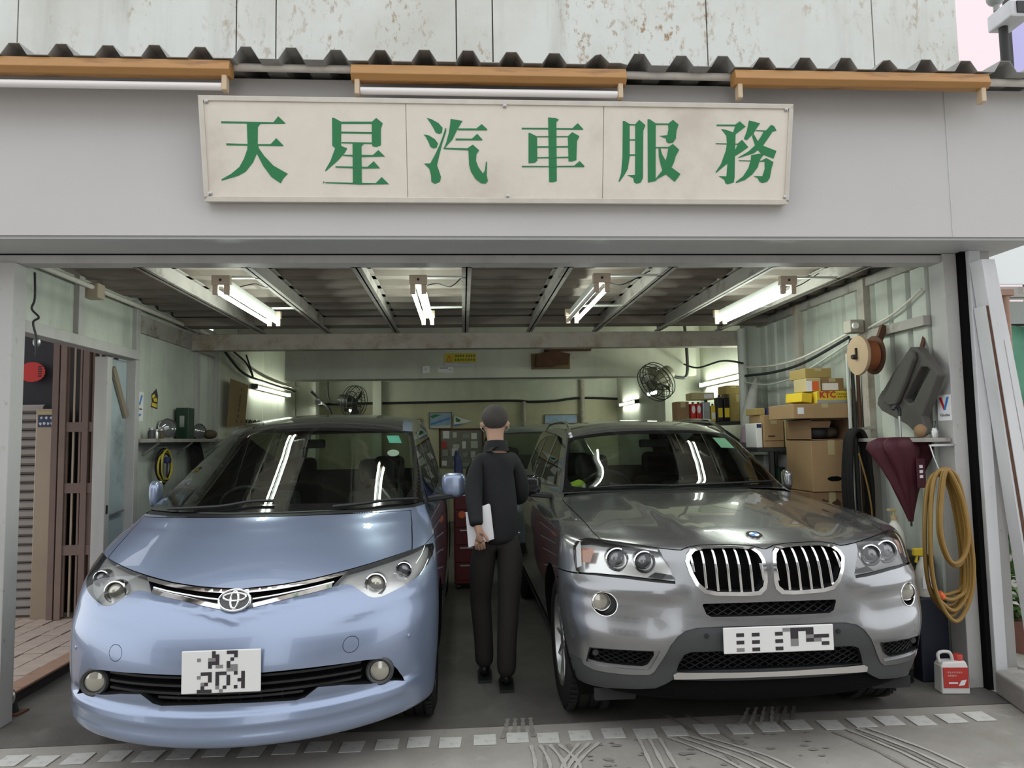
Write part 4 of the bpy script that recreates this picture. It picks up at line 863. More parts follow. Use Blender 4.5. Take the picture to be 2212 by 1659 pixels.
# ------------------------------------------------------------------ the grey SUV
def build_suv(loc):
    sh = SUV; root = thing('suv', 'grey silver SUV with twin kidney grilles parked on the right', 'car', loc); vs = sh.vs; pm = 'paint_silver'
    lamp = [(-.9423, .8905), (-.9222, .9341), (-.8709, .975), (-.8178, .975), (-.8065, .9643), (-.6626, .9386), (-.5381, .9166), (-.5206, .8697), (-.4884, .8169), (-.4654, .7697), (-.468, .764), (-.5204, .7685), (-.6984, .7794), (-.8454, .7779), (-.9182, .7704), (-.928, .7756), (-.9383, .8213), (-.9459, .8544)]
    hr = [(0, .9153), (.03, .925), (.0632, .9439), (.1632, .9565), (.2457, .9558), (.3282, .951), (.3906, .932), (.428, .912), (.4538, .9121), (.5381, .9206), (.6626, .9426), (.8065, .9683), (.818, .985), (.83, 1.06), (.8492, 1.1861), (.8733, 1.4731), (.93, 2.10), (.945, 2.165), (.58, 2.165), (.08, 2.18), (0, 2.18)]
    hood = hr + mir(hr)[1:-1]
    kid = [(-.419, .8552), (-.4083, .891), (-.3806, .9223), (-.3282, .9411), (-.2457, .9458), (-.1632, .9465), (-.0632, .9339), (-.0333, .9025), (-.021, .8657), (-.0169, .8178), (-.0165, .7632), (-.0244, .727), (-.0529, .7025), (-.1174, .6986), (-.2755, .7026), (-.3333, .7135), (-.3734, .7491), (-.4016, .8023)]
    kc = np.array(kid).mean(0); kin = [tuple(kc + (np.array(p) - kc) * np.array((.905, .86))) for p in kid]
    md = [(0, .6675), (.1987, .6660), (.338, .6630), (.342, .655), (.3247, .6142), (.2998, .603), (0, .6048)]; mid = md + mir(md)[1:-1]
    apr = [(0, .5615), (.2787, .561), (.3772, .5566), (.437, .5431), (.4782, .5158), (.5152, .4716), (.5592, .3931), (.5964, .3348), (.6212, .3163), (.6984, .3065), (.8119, .2948), (.8858, .2877), (.93, .3005), (.9364, .331), (.9823, .332), (1.01, .333), (1.01, -.01), (0, -.01)]
    apron = apr + mir(apr)[1:-1]
    lg = [(0, .4455), (.2865, .4488), (.4123, .4445), (.4475, .4311), (.4704, .389), (.4872, .3436), (.3, .352), (0, .354)]; lowg = lg + mir(lg)[1:-1]
    sk = [(0, .3426), (.3085, .3448), (.4836, .343), (.508, .33), (.5058, .307), (.2651, .318), (0, .3195)]; skid = sk + mir(sk)[1:-1]
    sb = [(0, .302), (.5099, .300), (.55, .275), (.60, .250), (.767, .2196), (.9412, .1722), (1.01, .165), (1.01, -.02), (0, -.02)]; cutout = sb + mir(sb)[1:-1]
    vent = [(-.8924, .4128), (-.8366, .4228), (-.7269, .4341), (-.5962, .4418), (-.5639, .4459), (-.5781, .4126), (-.606, .3605), (-.6229, .3385), (-.6762, .3367), (-.7706, .3301), (-.8632, .3217), (-.9161, .3268), (-.9041, .3726)]
    vin = [(-.885, .408), (-.8366, .4188), (-.7269, .4300), (-.5962, .4375), (-.595, .42), (-.625, .372), (-.65, .358), (-.76, .352), (-.86, .345), (-.903, .345), (-.896, .378)]
    fog = circ((-.808, .640), .0575, 32, .94 / .89 * .98)
    vg0, vg1 = 2.235, 2.965
    glass = [(-.968, vg0), (-.5, 2.222), (.5, 2.222), (.968, vg0), (.985, vg1 - .02), (.5, vg1), (-.5, vg1), (-.985, vg1 - .02)]
    cl = [(0, 2.272), (.7233, 2.268), (.9007, 2.3133), (.945, 2.4009), (.960, 2.6535), (.955, 2.8495), (.90, 2.895), (.5, 2.905), (0, 2.905)]; clear = cl + mir(cl)[1:-1]
    gap = lambda L, w=.006, d=-.004: ('panel_gap', ribbon(L, w), d, 'n', 'void', 'void')
    strip_ = [(-.468, .764), (-.5204, .7685), (-.6984, .7794), (-.8454, .7779), (-.9182, .7704), (-.9182, .763), (-.8454, .767), (-.6984, .765), (-.5204, .754), (-.468, .752)]
    reg = [('hood', hood, 0, 'n', pm, None), gap(hood + hood[:1])]
    for L in ([(-.92, .766), (-1.0, .762)],): reg += [gap(L), gap(mir(L))]
    reg += [('lower_apron', apron, -.004, 'n', 'grey_plastic', 'grey_plastic'), ('underside', cutout, -.02, 'n', 'void', None), ('lower_grille', lowg, -.06, 'y', 'void', 'black'), ('skid_bar', skid, .014, 'y', 'satin', 'satin'),
            ('middle_grille', mid, -.05, 'y', 'void', 'black')]
    for m_ in (lambda p: p, mir):
        reg += [('kidney_frame', m_(kid), .012, 'y', 'chrome', 'chrome'), ('kidney_grille', m_(kin), -.05, 'y', 'void', 'black'), ('vent_lip', m_(vent), -.012, 'y', pm, pm), ('side_vent', m_(vin), -.06, 'y', 'void', 'black'), ('fog_recess', m_(fog), -.045, 'y', 'black', 'black'),
                ('headlight_gap', m_(strip_), -.012, 'n', 'black', 'void'), ('headlight_bowl', m_(lamp), -.04, 'n', 'lamp_bowl', 'lamp_dark')]
    vr0 = vs[23] + .42; rw = [(-.85, vs[24] + .02), (.85, vs[24] + .02), (.85, vs[25] - .03), (-.85, vs[25] - .03)]
    reg += [('windshield_border', glass, 0, 'n', 'black_gloss', None), ('windshield', clear, 0, 'n', 'windshield', None), ('rear_window', rw, 0, 'n', 'side_glass', None),
            ('cowl', [(-.93, 2.168), (0, 2.184), (.93, 2.168), (.95, 2.222), (0, 2.218), (-.95, 2.222)], -.012, 'n', 'black', None)]
    base = basefn(hood, .98, 2.19, vg1, .80, (pm,), pm, .9, vr0, pm)
    vrows = np.concatenate([np.arange(0, 2.3, .02), np.arange(2.3, sh.vmax, .05), [sh.vmax]])
    build_shell(root, sh, reg, base, (.83, .365, .41), vrows)
    build_sides(root, sh, [(.83, .365, .41), (3.64, .365, .41)], [[(1.86, 1.15), (2.75, 1.15), (2.75, 1.50), (2.40, 1.475)], [(2.85, 1.15), (3.55, 1.16), (3.55, 1.50), (2.85, 1.50)], [(3.62, 1.16), (4.1, 1.25), (4.0, 1.45), (3.62, 1.5)]],
                [[(1.42, .32), (1.42, 1.06)], [(2.8, .32), (2.8, 1.14)], [(3.58, .8), (3.58, 1.14)], [(.5, .765), (.58, .75)]], pm, extra=[('side_cladding', [(1.25, .22), (3.22, .22), (3.22, .36), (1.25, .36)], 'grey_plastic')])
    U = .89
    for L in (lamp, mir(lamp)):
        P, T = cut([(u * U, v) for v in np.arange(.74, 1.0, .02) for u in np.linspace(-.97, .97, 60)], [[(a * U, b) for a, b in L]]); cen = P[T].mean(1); t = T[in_poly(cen, [(a * U, b) for a, b in L])]
        u = np.clip(P[:, 0] / U, -1, 1); tri_object('headlight_cover', sh.S(u, P[:, 1]) + sh.N(u, P[:, 1]) * .001, sh.N(u, P[:, 1]), t, 'lamp_glass', root)
    for s in (-1, 1):
        projector(root, sp(sh, s * .745, .848, -.016), .057); projector(root, sp(sh, s * .614, .846, -.016), .053)
        ey = [(s * .4654, .7697), (s * .5204, .8697), (s * .5381, .9166), (s * .66, .90)]
        patch('lamp_lid', sh, [(s * .47, .772), (s * .60, .776), (s * .56, .80), (s * .482, .79)], -.006, 'grey_plastic', root)
        patch('lamp_brow', sh, [(s * .54, .915), (s * .80, .962), (s * .80, .945), (s * .545, .900)], -.004, 'satin', root)
        ind = patch('indicator', sh, [(s * .915, .880), (s * .85, .895), (s * .868, .82), (s * .912, .815)], -.012, 'amber', root); ind['label'] = 'amber indicator lens'
        patch('corner_reflector', sh, [(s * .935, .88), (s * .915, .93), (s * .905, .80), (s * .925, .79)], -.006, 'white', root)
        fc = sp(sh, s * .815, .644, 0, .028)
        f = MB().lathe([(.046, -.03), (.047, .006), (.042, .010), (.039, .006)], fc, (0, -1, 0), 28, caps=False).build('fog_lamp', 'chrome', root, smooth=True)
        MB().lathe([(.040, 0), (.038, .006), (.02, .011), (.0005, .012)], fc, (0, -1, 0), 24).build('lens', 'fog_glass', f, smooth=True)
        MB().tube([sp(sh, s * (-p[0]), p[1], 0, -.001) for p in circ((-.808, .640), .0585, 32, .94 / .89 * .98)], .0028, 6, True).build('fog_ring', 'satin', root, smooth=True)
        # kidney slats
        kk = np.array(kin); 
        for i in range(7):
            u = -.382 + i * (.345 / 6); vv = [v for v in np.linspace(.69, .96, 120) if in_poly(np.array([(u, v)]), kin)[0]]
            if not vv: continue
            o = MB(); vsx = []; K = 10
            for k in range(K + 1):
                v = vv[0] + (vv[-1] - vv[0]) * k / K; lean = -.012 * (k / K - .5); p = sp(sh, s * -(u), v, 0, 0); x = p.x + (lean if s < 0 else lean)
                vsx += [(x - .006, p.y - .002, p.z), (x + .006, p.y - .002, p.z), (x + .004, p.y + .04, p.z), (x - .004, p.y + .04, p.z)]
            o.add(vsx, [(4 * q + j, 4 * q + (j + 1) % 4, 4 * q + 4 + (j + 1) % 4, 4 * q + 4 + j) for q in range(K) for j in range(4)] + [(0, 1, 2, 3), (4 * K, 4 * K + 1, 4 * K + 2, 4 * K + 3)])
            o.build('grille_slat', 'satin', root, bevel=.0015)
        MB().lathe([(.016, -.02), (.017, 0), (.014, .006), (.0005, .007)], sp(sh, s * .862, .386, 0, .03), (0, -1, 0), 18).build('vent_sensor', 'grey_plastic', root, smooth=True)
        MB().lathe([(.011, 0), (.010, .004), (.0005, .005)], sp(sh, s * .335, .520), (0, -1, 0), 14).build('parking_sensor', 'black', root, smooth=True)
        make_wheel(root, .905, s, .83, .362, .362, .245, .24); make_wheel(root, .905, s, 3.64, .362, .362, .245, .24)
        MB().tube([sp(sh, s * .955, v, .012 + .03 * min(1, min(i, 14 - i) / 2)) for i, v in enumerate(np.linspace(3.0, 4.9, 15))], .014, 8).build('roof_rail', 'chrome', root, smooth=True)
        MB().prism([(s * .58, .30), (s * .80, .26), (s * .80, .205), (s * .60, .205)], lambda a, b, t: (a, t, b), .30, .33).build('air_dam', 'black_matt', root, bevel=.004)
    lattice('grille_mesh', sh, [mid, lowg], .03, .055, root); lattice('grille_mesh', sh, [vin, mir(vin)], .035, .045, root)
    # round hood badge
    n = Vector(sh.N(np.array(0.0), np.array(1.045))); c = sp(sh, 0, 1.045, .001); xx = Vector((1, 0, 0)); yy = n.cross(xx)
    fn = lambda a, b, t: c + xx * a + yy * b + n * t
    bd = MB().prism([(.043 * math.cos(t), .043 * math.sin(t)) for t in np.linspace(0, 2 * PI, 41)[:-1]], fn, -.004, .003).build('badge', 'chrome', root)
    MB().prism([(.039 * math.cos(t), .039 * math.sin(t)) for t in np.linspace(0, 2 * PI, 41)[:-1]], fn, .003, .0042).build('badge_ring', 'black_gloss', bd)
    for q in range(4):
        MB().prism([(0, 0)] + [(.024 * math.cos(t), .024 * math.sin(t)) for t in np.linspace(q * PI / 2, (q + 1) * PI / 2, 10)], fn, .004, .0052).build('badge_quarter', 'blue' if q % 2 == 0 else 'white', bd)
    rows = ['.......+###..', '.#.#..#.#.#..', '........#.+##', '.#.#..#.+.#+.', '........+...#', '.+.#..#......']
    plate(root, .012, .542, sp(sh, 0, .5).y - .03, .52, .118, rows, .0365, .0165)
    for L in ([(-.1, 2.245), (.2, 2.262), (.5, 2.275), (.9, 2.30)], [(-.75, 2.25), (-.4, 2.27), (-.05, 2.25)]):
        MB().tube([sp(sh, u, v, .014) for u, v in spline(L, 6)], .008, 6).build('wiper', 'black', root, smooth=True)
    st = patch('licence_sticker', sh, [(.655, 2.861), (.835, 2.8709), (.8265, 2.7232), (.655, 2.7173)], -.004, 'sticker_mint', root); st['label'] = 'pale green licence disc behind the glass'
    mirror(root, (-.985, 1.64, 1.165), (.085, .055, .072), (-.83, 1.66, 1.09), 'black_gloss', .1); mirror(root, (.845, 1.70, 1.165), (.035, .09, .068), (.79, 1.68, 1.10), pm, -.25)
    MB().box(-.11, .11, 2.05, 2.08, 1.40, 1.46).build('rear_view_mirror', 'black', root, bevel=.01)
    cabin(root, 1.5, 1.09, .68, 2.45, 1.12, rows=(0, .85), seatmat='seat', dashmat='cabin', back=4.1)
    under(root, .35, 4.2, .60, .21); return root
build_suv((1.425, 3.28, 0))
build_van('minivan', 'blue grey minivan at the back of the workshop behind the standing man', (1.07, 8.45, 0), 'paint_bluegrey', 'paint_bluegrey', full=False)

# ------------------------------------------------------------------ ceiling lights
def ceiling_light(x, y, on, label, hang):
    t = thing('ceiling_light', label, 'light', (x, y, 2.40), group='twin tube lights under the garage ceiling')
    MB().box(-.022, .022, .02, 1.22, .055, .10).build('batten', 'fitting', t, bevel=.003)
    for e in (0.0, 1.235):
        MB().box(-.055, .055, e - .02, e + .025, .045, .105).build('end_block', 'cap_beige', t, bevel=.004)
        for s in (-1, 1): MB().box(s * .034 - .016, s * .034 + .016, e - .012, e + .012, -.012, .045).build('lamp_holder', 'cap_beige', t, bevel=.003)
    MB().lathe([(.008, 0), (.008, .004)], (0, -.0205, .075), (0, -1, 0), 10).build('knob', 'black', t)
    for s, o in ((-1, on[0]), (1, on[1])):
        MB().cyl((s * .034, .015, 0.012), (s * .034, 1.225, 0.012), .0135, 14).build('tube', 'tube_on' if o else 'tube_off', t, smooth=True)
    for e in (.05, 1.1): MB().box(min(0, hang), max(0, hang), e - .012, e + .012, .10, .112).build('hanger', 'fitting', t)
    MB().tube(spline([(.02, .3, .10), (.10, .35, .13), (.2 * (1 if hang > 0 else -1), .3, .10), (hang, .32, .2)], 6), .004, 6).build('cable', 'black', t, smooth=True)
    return t
ceiling_light(-1.46, 4.46, (1, 1), 'lit twin tube light on the ceiling, leftmost of the four', .214)
ceiling_light(-.265, 4.46, (1, 1), 'lit twin tube light on the ceiling, second from the left', .30)
ceiling_light(.88, 4.42, (0, 1), 'twin tube ceiling light with only one tube burning', .40)
ceiling_light(2.12, 4.50, (1, 1), 'lit twin tube light on the ceiling, rightmost of the four', .38)

def wall_light(x, y0, y1, z, side, label, m='tube_wall'):
    t = thing('wall_light', label, 'light', (x, y0, z), group='tube lights in the rear workshop'); L = y1 - y0
    MB().box(side * .02, side * .055, 0, L, -.02, .03).build('batten', 'cap_beige', t, bevel=.003)
    for e in (0, L): MB().box(-.03, .045, e - .015, e + .015, -.03, .03).build('end_block', 'grey_plastic', t, bevel=.003)
    MB().cyl((-.005, .015, 0), (-.005, L - .015, 0), .017, 14).build('tube', m, t, smooth=True)
    return t
wall_light(WL + .05, 8.75, 10.45, 2.155, -1, 'bright tube light on the left workshop wall beside the brown board')
wall_light(WR - .06, 6.97, 8.42, 2.08, 1, 'bright tube light on the right workshop wall above the oil shelf')
wall_light(-2.17, 11.0, 11.18, 2.08, -1, 'small glowing tube light by the left pilaster', 'tube_dim')
wall_light(-1.95, 12.3, 12.9, 2.02, -1, 'distant tube light in the left rear corner', 'tube_dim')
wall_light(WR - .05, 11.7, 12.9, 2.06, 1, 'far tube light on the right wall near the rear corner', 'tube_dim')
wall_light(WR - .35, 9.2, 9.75, 2.06, 1, 'short tube light behind the tilted fan', 'tube_dim')

# ------------------------------------------------------------------ the man walking in
M('skin', (0.42, 0.25, 0.17), 0.55, var=0.08, vs=20); M('hair', (0.05, 0.043, 0.038), 0.8, var=0.3, vs=60, bump=0.5, bs=300)
M('jacket', (0.005, 0.005, 0.006), 0.85, var=0.3, vs=10, bump=0.3, bs=25); M('trousers', (0.016, 0.0135, 0.011), 0.85, var=0.2, vs=14, bump=0.3, bs=20); M('shoe', (0.008, 0.008, 0.008), 0.35)
M('paper', (0.78, 0.77, 0.78), 0.6)
def skinned(name, verts, edges, radii, mat, parent=None, sub=2):
    me = bpy.data.meshes.new(name); me.from_pydata(verts, edges, []); me.materials.append(MATS[mat])
    o = bpy.data.objects.new(name, me); COL.objects.link(o)
    if parent is not None: o.parent = parent
    sk = o.modifiers.new('skin', 'SKIN'); sk.use_smooth_shade = True; sk.branch_smoothing = .6
    sv = me.skin_vertices[0].data if me.skin_vertices else None
    if sv is None:
        bm = bmesh.new(); bm.from_mesh(me); bm.verts.layers.skin.verify(); bm.to_mesh(me); bm.free(); sv = me.skin_vertices[0].data
    for i, r in enumerate(radii): sv[i].radius = (r, r) if not isinstance(r, tuple) else r; sv[i].use_root = (i == 0)
    ss = o.modifiers.new('sub', 'SUBSURF'); ss.levels = sub; ss.render_levels = sub
    return o
def chain(V, E, Rr, start, pts):
    """append a limb of (x,y,z,r) to vertex index start"""
    p = start
    for x, y, z, r in pts: V.append((x, y, z)); Rr.append(r); E.append((p, len(V) - 1)); p = len(V) - 1
    return p
man = thing('person', 'man in black jacket and dark trousers seen from behind, walking between the cars', 'person', (.205, 4.46, 0))
V = [(0, 0, .93)]; Rr = [(.10, .08)]; E = []
ch = chain(V, E, Rr, 0, [(0, 0, 1.08, (.10, .075)), (.005, .02, 1.25, (.10, .08)), (.005, .035, 1.35, (.06, .05))]); nk = chain(V, E, Rr, ch, [(.0, .04, 1.44, .058), (-.005, .05, 1.50, .054)])
hd = chain(V, E, Rr, nk, [(-.005, .06, 1.545, (.068, .078)), (-.005, .062, 1.595, (.078, .09)), (-.005, .06, 1.64, (.066, .078))])
chain(V, E, Rr, hd - 1, [(-.005, .155, 1.572, .016), (-.005, .172, 1.562, .010)])                                   # nose
for s in (-1, 1): chain(V, E, Rr, hd - 1, [(-.005 + s * .078, .05, 1.572, .016), (-.005 + s * .090, .04, 1.567, (.012, .022))])    # ears
la = chain(V, E, Rr, ch, [(-.108, .01, 1.345, .04), (-.143, -.07, 1.16, .036), (-.132, -.178, .985, .027), (-.122, -.178, .945, (.018, .028)), (-.114, -.165, .90, (.016, .036))])
for k, (dx, dz, l) in enumerate(((-.024, 0, .9), (-.009, -.004, 1.0), (.006, -.003, .97), (.02, .002, .8))):
    chain(V, E, Rr, la, [(-.112 + dx * 1.1, -.158, .868 + dz, .0095), (-.108 + dx, -.140 + .004 * l, .838 + dz, .009), (-.104 + dx, -.115, .842, .008)])
chain(V, E, Rr, la - 1, [(-.088, -.165, .925, .011), (-.072, -.168, .90, .010), (-.066, -.160, .878, .009)])            # thumb
ra = chain(V, E, Rr, ch, [(.110, .06, 1.34, .04), (.150, .10, 1.14, .036), (.13, .30, 1.10, .030), (.11, .37, 1.11, (.03, .018))])
for dx in (-.025, -.008, .008, .024): chain(V, E, Rr, ra, [(.10 + dx, .42, 1.11, .0095), (.10 + dx, .445, 1.095, .009)])
for s, pts in ((-1, [(-.085, .01, .88, .08), (-.105, .12, .50, .055), (-.088, .14, .12, .03), (-.086, .24, .045, .025)]), (1, [(.075, .0, .88, .08), (.06, .0, .50, .055), (.035, -.05, .12, .03), (.04, .07, .045, .025)])): chain(V, E, Rr, 0, pts)
skinned('body', V, E, Rr, 'skin', man)
# close cropped hair
MB().ball((-.005, .042, 1.617), (.0825, .088, .080), 36, 24).build('hair', 'hair', man, smooth=True)
MB().box(-.05, .04, .15, .158, 1.515, 1.575).build('face_mask', 'white', man, bevel=.003)
for s in (-1, 1): MB().tube([(-.005 + s * .05, .15, 1.55), (-.005 + s * .083, .08, 1.565), (-.005 + s * .088, .035, 1.55), (-.005 + s * .07, .1, 1.53)], .0025, 5).build('mask_loop', 'white', man)
# clothes
V = [(0, 0, .83)]; Rr = [(.135, .112)]; E = []
c2 = chain(V, E, Rr, 0, [(0, 0, .90, (.138, .114)), (0, 0, .98, (.136, .112)), (0, .005, 1.10, (.134, .11)), (.005, .02, 1.25, (.138, .115)), (.005, .03, 1.35, (.11, .09))]); chain(V, E, Rr, c2, [(0, .036, 1.395, (.088, .075)), (0, .042, 1.43, .068), (0, .046, 1.462, .063)])
chain(V, E, Rr, c2, [(-.110, .01, 1.36, .078), (-.140, -.03, 1.24, .064), (-.146, -.085, 1.14, .056), (-.134, -.175, 1.0, .044), (-.130, -.188, .975, .043)])
chain(V, E, Rr, c2, [(.112, .06, 1.355, .080), (.150, .09, 1.22, .064), (.158, .12, 1.11, .055), (.135, .29, 1.095, .044)])
skinned('jacket', V, E, Rr, 'jacket', man)
MB().lathe([(.082, 0), (.076, .03), (.070, .062), (.066, .066), (.060, .06), (.062, .02)], (0, .042, 1.402), (0, .12, 1), 28, caps=False).build('collar', 'jacket', man, smooth=True)
V = [(0, 0, 1.0)]; Rr = [(.125, .098)]; E = []
chain(V, E, Rr, 0, [(0, 0, .92, (.130, .104))])
for pts in ([(-.085, .01, .84, .092), (-.10, .06, .66, .082), (-.108, .12, .48, .070), (-.092, .13, .26, .064), (-.088, .135, .07, .062)], [(.075, .0, .84, .092), (.07, .0, .66, .082), (.06, -.005, .48, .070), (.042, -.04, .26, .064), (.036, -.05, .06, .062)]): chain(V, E, Rr, 1, pts)
skinned('trousers', V, E, Rr, 'trousers', man)
for x, y in ((-.088, .135), (.036, -.05)):
    V = [(x, y - .035, .045)]; Rr = [(.038, .043)]; E = []
    chain(V, E, Rr, 0, [(x, y + .02, .05, (.040, .048)), (x + .003, y + .10, .042, (.043, .040)), (x + .004, y + .17, .034, (.042, .030)), (x + .004, y + .20, .03, (.03, .024))])
    chain(V, E, Rr, 1, [(x, y + .005, .12, .042)])
    sh_ = skinned('shoe', V, E, Rr, 'shoe', man)
    MB().prism([(x - .042, y - .075), (x + .04, y - .075), (x + .048, y + .12), (x + .03, y + .215), (x - .02, y + .215), (x - .042, y + .12)], lambda a, b, t: (a, b, t), 0.0, .018).build('sole', 'black', sh_)
pp = MB()
for i in range(3):
    dx = .004 * i; pp.prism([(-.195 + dx, 1.05 - dx), (-.055 + dx, 1.10 - dx), (-.035 + dx, .89), (-.180 + dx, .845)], lambda a, b, t: (a, t - .02 * (b - .95), b), -.128 + i * .005, -.1255 + i * .005)
pp.v = [(p[0] + .205, p[1] + 4.46, p[2]) for p in pp.v]
tag(pp.build('papers', 'paper', org=(.10, 4.34, .96)), 'white sheets of paper held in the walking man\'s left hand', 'papers')

# ------------------------------------------------------------------ more materials
M('card', (0.36, 0.235, 0.115), 0.85, var=0.12, vs=6); M('card_olive', (0.34, 0.25, 0.085), 0.85, var=0.12, vs=6); M('card_brown', (0.27, 0.165, 0.085), 0.85, var=0.15, vs=6); M('card_pale', (0.46, 0.38, 0.20), 0.85, var=0.1, vs=6)
M('card_dark', (0.10, 0.075, 0.05), 0.9); M('orange', (0.65, 0.12, 0.03), 0.5); M('navy', (0.02, 0.03, 0.10), 0.5); M('silver_can', (0.42, 0.46, 0.5), 0.35, 0.5); M('green_dark', (0.007, 0.032, 0.017), 0.4)
M('shelf_dark', (0.03, 0.03, 0.028), 0.7, var=0.2); M('hose_yellow', (0.26, 0.15, 0.032), 0.45, var=0.15, vs=15); M('maroon', (0.055, 0.004, 0.012), 0.6, var=0.2, vs=8); M('rust', (0.10, 0.045, 0.025), 0.8, var=0.5, vs=12); M('rust_orange', (0.28, 0.09, 0.03), 0.75, var=0.4, vs=12)
M('wood_disc', (0.42, 0.30, 0.19), 0.7, var=0.15, vs=5); M('foam_grey', (0.075, 0.07, 0.062), 0.85, var=0.15, vs=14); M('bottle_white', (0.62, 0.61, 0.54), 0.4, var=0.05); M('pump_tan', (0.45, 0.36, 0.18), 0.4); M('plastic_bag', (0.50, 0.50, 0.47), 0.5, var=0.2, vs=12); M('plastic_pink', (0.36, 0.26, 0.32), 0.5, var=0.2)
M('tool_red', (0.10, 0.006, 0.006), 0.5); M('board_brown', (0.21, 0.145, 0.07), 0.85, var=0.15, vs=6); M('print_brown', (0.09, 0.045, 0.025), 0.8); M('sign_yellow', (0.55, 0.50, 0.04), 0.5, var=0.1, vs=12); M('sign_print', (0.20, 0.17, 0.02), 0.6); M('notice', (0.23, 0.22, 0.20), 0.8, var=0.2, vs=9)
M('poster_blue', (0.30, 0.42, 0.58), 0.6, var=0.35, vs=10); M('poster_pale', (0.55, 0.58, 0.55), 0.6, var=0.15, vs=10); M('leaf_green', (0.04, 0.20, 0.06), 0.6); M('fan_black', (0.03, 0.032, 0.03), 0.5); M('fan_olive', (0.17, 0.165, 0.11), 0.5); M('grey_box', (0.30, 0.32, 0.30), 0.6)
M('door_blue', (0.34, 0.40, 0.42), 0.5, var=0.2, vs=4, dirt=(0.12, 0.14, 0.14), dscale=2, damt=0.4); M('steel_tan', (0.36, 0.29, 0.22), 0.35, 0.5, var=0.15, vs=3); M('shutter', (0.30, 0.27, 0.25), 0.5, 0.3, var=0.12, vs=5); M('gate_brown', (0.20, 0.135, 0.11), 0.6, var=0.2, vs=6); M('gate_pink', (0.17, 0.112, 0.095), 0.6, var=0.15, vs=6); M('dark_shop', (0.012, 0.008, 0.012), 0.6)
M('pink_wall', (0.85, 0.68, 0.70), 0.8); M('purple_wall', (0.48, 0.44, 0.72), 0.8); M('brown_pole', (0.30, 0.17, 0.12), 0.6, var=0.2, vs=5); M('tarp_green', (0.12, 0.34, 0.22), 0.6, var=0.25, vs=5); M('brick_red', (0.28, 0.13, 0.10), 0.85, var=0.3, vs=4); M('leaf', (0.07, 0.15, 0.03), 0.6, var=0.4, vs=20); M('awning', (0.78, 0.82, 0.80), 0.6)
M('can_white', (0.66, 0.63, 0.60), 0.35); M('can_red', (0.48, 0.045, 0.035), 0.45); M('crate_dark', (0.006, 0.008, 0.02), 0.6); M('label_pink', (0.55, 0.25, 0.22), 0.5); M('vest', (0.42, 0.60, 0.05), 0.6); M('yellow_hose', (0.50, 0.40, 0.04), 0.5)

# ------------------------------------------------------------------ boxes and shelves on the right
def carton(label, x0, x1, y0, y1, z0, z1, mat='card', tape=True, marks=(), hole=False, flaps=False, cat='box', name='cardboard_box', group='cartons stacked along the right wall', rz=0.0):
    cx, cy = (x0 + x1) / 2, (y0 + y1) / 2; t = thing(name, label, cat, (cx, cy, z0), rz, group); w, d, h = (x1 - x0) / 2, (y1 - y0) / 2, z1 - z0
    MB().box(-w, w, -d, d, 0, h).build('body', mat, t, bevel=.004)
    if tape: MB().box(-.025, .025, -d - .0008, d + .0008, h - .0005, h + .0008).box(-.025, .025, -d - .001, -d, h * .72, h).build('tape', 'card_pale' if mat != 'card_pale' else 'card', t)
    if flaps: MB().box(-w, -.002, -d, d, h, h + .003).box(.002, w, -d, d, h, h + .003).build('flaps', mat, t)
    if hole: MB().prism([(.055 * math.cos(a) if abs(math.cos(a)) > .5 else .055 * math.copysign(.5, math.cos(a)), .018 * math.sin(a)) for a in np.linspace(0, 2 * PI, 25)[:-1]], lambda a, b, s: (a + w * .1, -d - s, h * .25 + b), -.002, .0012).build('hand_hole', 'void', t)
    for (a0, a1, b0, b1, m) in marks: MB().box(-w + 2 * w * a0, -w + 2 * w * a1, -d - .0016, -d, h * b0, h * b1).build('printed_mark', m, t)
    return t
def words(parent, txt, size, x, y, z, mat, bold=0.0): return text_mb(txt, size, lambda a, b: (x + a, y, z + b), bold).build('lettering', mat, parent)
c = carton('brown carton at the bottom of the front box stack, lettering half hidden', 2.50, 2.82, 5.10, 5.5, .50, 1.055, 'card_brown'); blots('printed_mark', 'print_brown', c, lambda a, b: (a, -.2025, b), [(-.06, .475), (.03, .47), (.10, .475)], .075, .085, 3)
carton('tall tan carton with oval hand hole in the front box stack', 2.515, 2.815, 5.09, 5.5, 1.06, 1.43, 'card', hole=True)
# open carton lying on its side
t = thing('open_carton', 'open carton with dark rags inside, under the long flat carton', 'box', (2.67, 5.3, 1.434), group='cartons stacked along the right wall')
for a in (((-.15, .15, -.2, .2, 0, .006)), ((-.15, .15, -.2, .2, .148, .154)), ((-.15, -.144, -.2, .2, 0, .154)), ((.144, .15, -.2, .2, 0, .154)), ((-.15, .15, .194, .2, 0, .154))): MB().box(*a).build('side', 'card_brown', t)
MB().ball((-.05, -.08, .06), (.085, .07, .055), 14, 8).build('rag', 'grey_plastic', t, smooth=True); MB().ball((.06, -.04, .055), (.07, .08, .045), 14, 8).build('rag', 'card_dark', t, smooth=True)
MB().obox((-.08, -.21, .115), (.14, .02, .05), (.6, 0, 0)).build('flap', 'card_brown', t)
carton('long flat carton laid across the front box stack', 2.365, 2.825, 5.02, 5.45, 1.59, 1.695, 'card', marks=[(.06, .16, .3, .75, 'paper')])
k = carton('yellow tool carton with big red lettering near the top of the stack', 2.555, 2.825, 5.05, 5.4, 1.698, 1.785, 'yellow', tape=False, marks=[(0, 1, 0, .28, 'grey_box')]); words(k, 'KTC', .062, -.055, -.1785, .06, 'can_red', .0025); blots('printed_mark', 'print_brown', k, lambda a, b: (a, -.1785, b), [(.02 + .014 * i, .065) for i in range(7)] + [(.025 + .014 * i, .045) for i in range(6)], .012, .009, 4)
